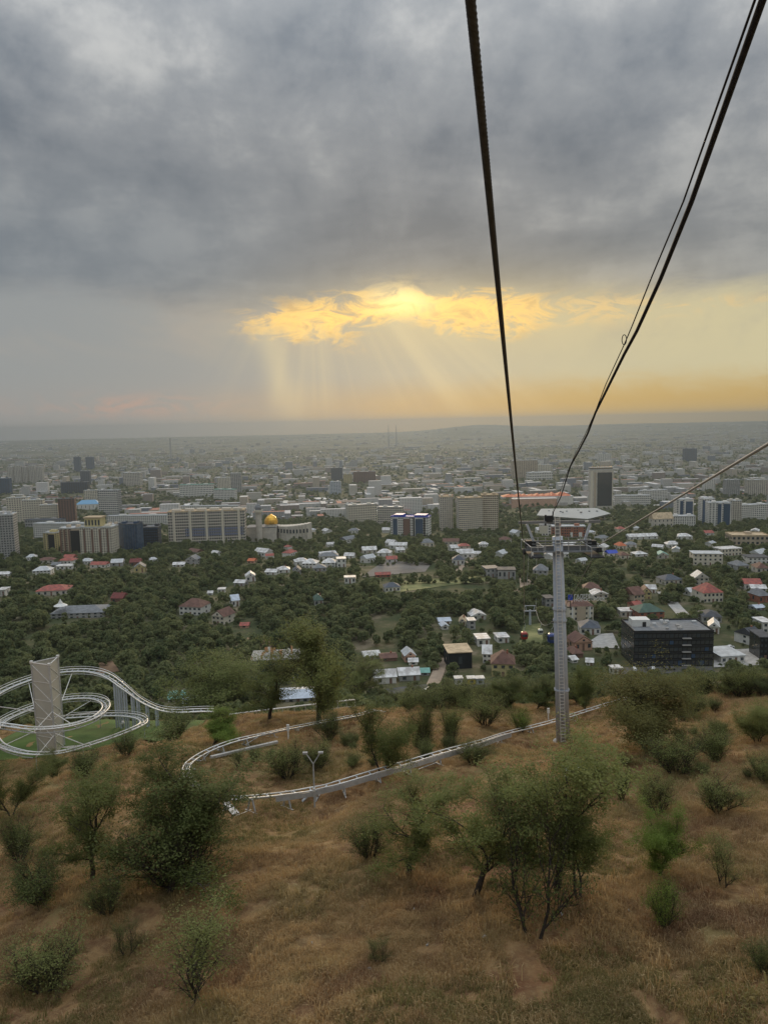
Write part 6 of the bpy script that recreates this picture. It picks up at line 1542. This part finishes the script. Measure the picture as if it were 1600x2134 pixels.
def scan(y0, y1, sp, keepf):
    ys = np.arange(y0, y1, sp)
    for y in ys:
        xm = .60 * y + 25
        xs = np.arange(-xm, xm, sp); xs = xs + q.uniform(-.5, .5, len(xs)) * sp; yy = y + q.uniform(-.5, .5, len(xs)) * sp
        k = q.rand(len(xs)) < keepf
        cand.append(np.stack([xs[k], yy[k]], 1))
scan(128, 225, 7.5, .9); scan(225, 560, 6.6, .93); scan(560, 900, 8.0, .9); scan(900, 1500, 11.5, .86)
XY = np.concatenate(cand)
n0_ = len(XY); cand = []; scan(285, 760, 6.0, .55); XS = np.concatenate(cand); XY = np.concatenate([XY, XS]); nshrub = (n0_, n0_ + len(XS)); nf = 16000; yy = 1500 * (7500 / 1500) ** (q.rand(nf) ** .8); XY = np.concatenate([XY, np.stack([q.uniform(-.58, .58, nf) * yy, yy], 1)])
Z = hz(XY[:, 0], XY[:, 1]); dens = vnoise(XY[:, 0] / 38, XY[:, 1] / 38, 21)
rel_ = np.stack([XY[:, 0], XY[:, 1], Z - CZ], 1); w_ = rel_ @ np.array(_f)
PX = 800 + F * (rel_ @ np.array(_r)) / w_; PY = 1067 - F * (rel_ @ np.array(_u)) / w_
sz = q.uniform(.62, 1.12, len(XY)) * np.where(XY[:, 1] > 1500, q.uniform(1.0, 1.7, len(XY)), 1.)
sz *= np.where(XY[:, 1] > 900, .95, 1) * np.where(XY[:, 1] < 240, .7, 1)
sz[nshrub[0]:nshrub[1]] *= .36
hp = sz * 8.8 * F / XY[:, 1]; wp = sz * 4.2 * F / XY[:, 1]
ok = dens > -.72
ok &= (PX > -120) & (PX < 1720)
for (x0, x1, y0, y1, Yb, hide) in OCC:
    lim = y1 - hide * (y1 - y0)
    front = (XY[:, 1] < Yb + 1.5) & (PX + wp * .8 > x0) & (PX - wp * .8 < x1) & (PY - hp < lim) & (PY > y0)
    inside = (XY[:, 1] >= Yb + 1.5) & (XY[:, 1] < Yb + 20) & (PX + wp * .2 > x0) & (PX - wp * .2 < x1)
    ok &= ~(front | inside)
XY, Z, sz, PX, PY, hp = XY[ok], Z[ok], sz[ok], PX[ok], PY[ok], hp[ok]
rz = q.uniform(0, 6.283, len(XY)); pick = q.choice(6, len(XY), p=[.20, .18, .20, .17, .10, .15])
farm = XY[:, 1] > 1150
# the largest in view stand as trees of their own
order = np.argsort(XY[:, 1]); picked = []
for i in order:
    if len(picked) >= 240: break
    if not (10 < PX[i] < 1590): continue
    d = ray(PX[i], PY[i] - hp[i] * .85); t = np.linspace(.15, .95, 30) * XY[i, 1]
    if (CZ + d.z / d.y * t - hz(d.x / d.y * t, t)).min() < 1.0: continue
    picked.append(i)
pk = set(picked)
for i in picked:
    tm, cm = WP[pick[i]]
    r = empty('wood_tree', (XY[i, 0], XY[i, 1], Z[i] - .2), rz[i], (sz[i], sz[i], sz[i] * q.uniform(.9, 1.12)))
    tag(r, 'leafy tree in the dense wood at the foot of the hill', 'tree', 'trees of the wood at the foot of the hill'); place('trunk', tm, r); place('crown', cm, r)
rest = np.array([i for i in range(len(XY)) if i not in pk])
def proto_obj(nm, tm, cm):
    # leaves and trunk joined as one prototype outside the scene
    o = bpy.data.objects.new(nm, cm); return o
protos = [proto_obj('wood_crown', *w) for w in WP] + [proto_obj('grove_crown', *w) for w in FP]
pk_idx = np.where(farm[rest], 6 + (pick[rest] % 2), pick[rest])
o = gn_scatter('woods', np.stack([XY[rest, 0], XY[rest, 1], Z[rest] - .3], 1), np.stack([rz[rest] * 0, rz[rest] * 0, rz[rest]], 1), np.stack([sz[rest], sz[rest], sz[rest] * q.uniform(.85, 1.15, len(rest))], 1), pk_idx, protos)
tag(o, 'dark green woods filling the valley and the city gaps', 'woods', None, 'stuff')

# --- dry grass and weeds on the slope
def tuft(seed, n, L, spread, wid, m):
    q_ = np.random.RandomState(seed); b = MB()
    for k in range(n):
        a = q_.uniform(0, 6.283); x, y = q_.normal(0, spread * .4, 2); l = L * q_.uniform(.5, 1.1); bd = q_.uniform(.25, 1.0)
        d = Vector((math.cos(a), math.sin(a), 0)); s = Vector((-d.y, d.x, 0)) * wid
        p = Vector((x, y, -.03)); p1 = p + d * l * .3 * bd + Vector((0, 0, l * .65)); p2 = p + d * l * .75 * bd + Vector((0, 0, l * (1 - .45 * bd)))
        b.add([p - s, p + s, p1 + s * .7, p1 - s * .7, p2], [(0, 1, 2, 3), (3, 2, 4)])
    return bpy.data.objects.new('tuft', b.mesh('tuft', m))
TP = [tuft(1, 26, .34, .34, .010, 'grass_dry'), tuft(2, 30, .26, .42, .010, 'grass_dry'), tuft(3, 22, .48, .28, .011, 'grass_dry'), tuft(4, 26, .30, .34, .014, 'grass_green'), tuft(5, 30, .20, .46, .016, 'grass_green')]
ng = 150000
yy = 15 * (118 / 15) ** q.rand(ng); xx = q.uniform(-.62, .62, ng) * (yy + 6)
cl = vnoise(xx / 1.7, yy / 1.7, 33) + .5 * vnoise(xx / .6, yy / .6, 34); gr = vnoise(xx / 7, yy / 7, 35)
k = cl > -.55; xx, yy, gr = xx[k], yy[k], gr[k]; ng = len(xx)
lawnm = (xx > -58) & (xx < -29) & (yy > 96); xx, yy, gr = xx[~lawnm], yy[~lawnm], gr[~lawnm]; ng = len(xx)
zz = hz(xx, yy); green = (gr > .35) & (q.rand(ng) < .55)
pick = np.where(green, q.choice([3, 4], ng), q.choice([0, 1, 2], ng, p=[.42, .42, .16])); sg = (.42 + q.gamma(1.2, .20, ng)) * np.where(yy > 60, 1.25, 1.)
o = gn_scatter('dry_grass', np.stack([xx, yy, zz], 1), np.stack([q.normal(0, .12, ng), q.normal(0, .12, ng), q.uniform(0, 6.28, ng)], 1), np.stack([sg, sg, sg], 1), pick, TP)
tag(o, 'dry straw coloured grass with green weeds covering the slope', 'grass', None, 'stuff')

# ------------------------------------------------------------------ hazy air
HZ = MB().box((0, 8250, (325 - 160) / 2), (36000, 17500, 325 + 160)).mesh('haze', 'galv'); HZ.materials.clear()
hm = bpy.data.materials.new('haze'); hm.use_nodes = True; hn = hm.node_tree; hn.nodes.clear()
pv_ = hn.nodes.new('ShaderNodeVolumePrincipled'); pv_.inputs['Color'].default_value = (.31, .38, .47, 1); pv_.inputs['Density'].default_value = .90e-4; pv_.inputs['Anisotropy'].default_value = .55
ho = hn.nodes.new('ShaderNodeOutputMaterial'); hn.links.new(pv_.outputs[0], ho.inputs['Volume'])
HZ.materials.append(hm); o = place('haze', HZ); o['kind'] = 'stuff'; o['label'] = 'thin grey haze lying over the city'; o['category'] = 'haze'
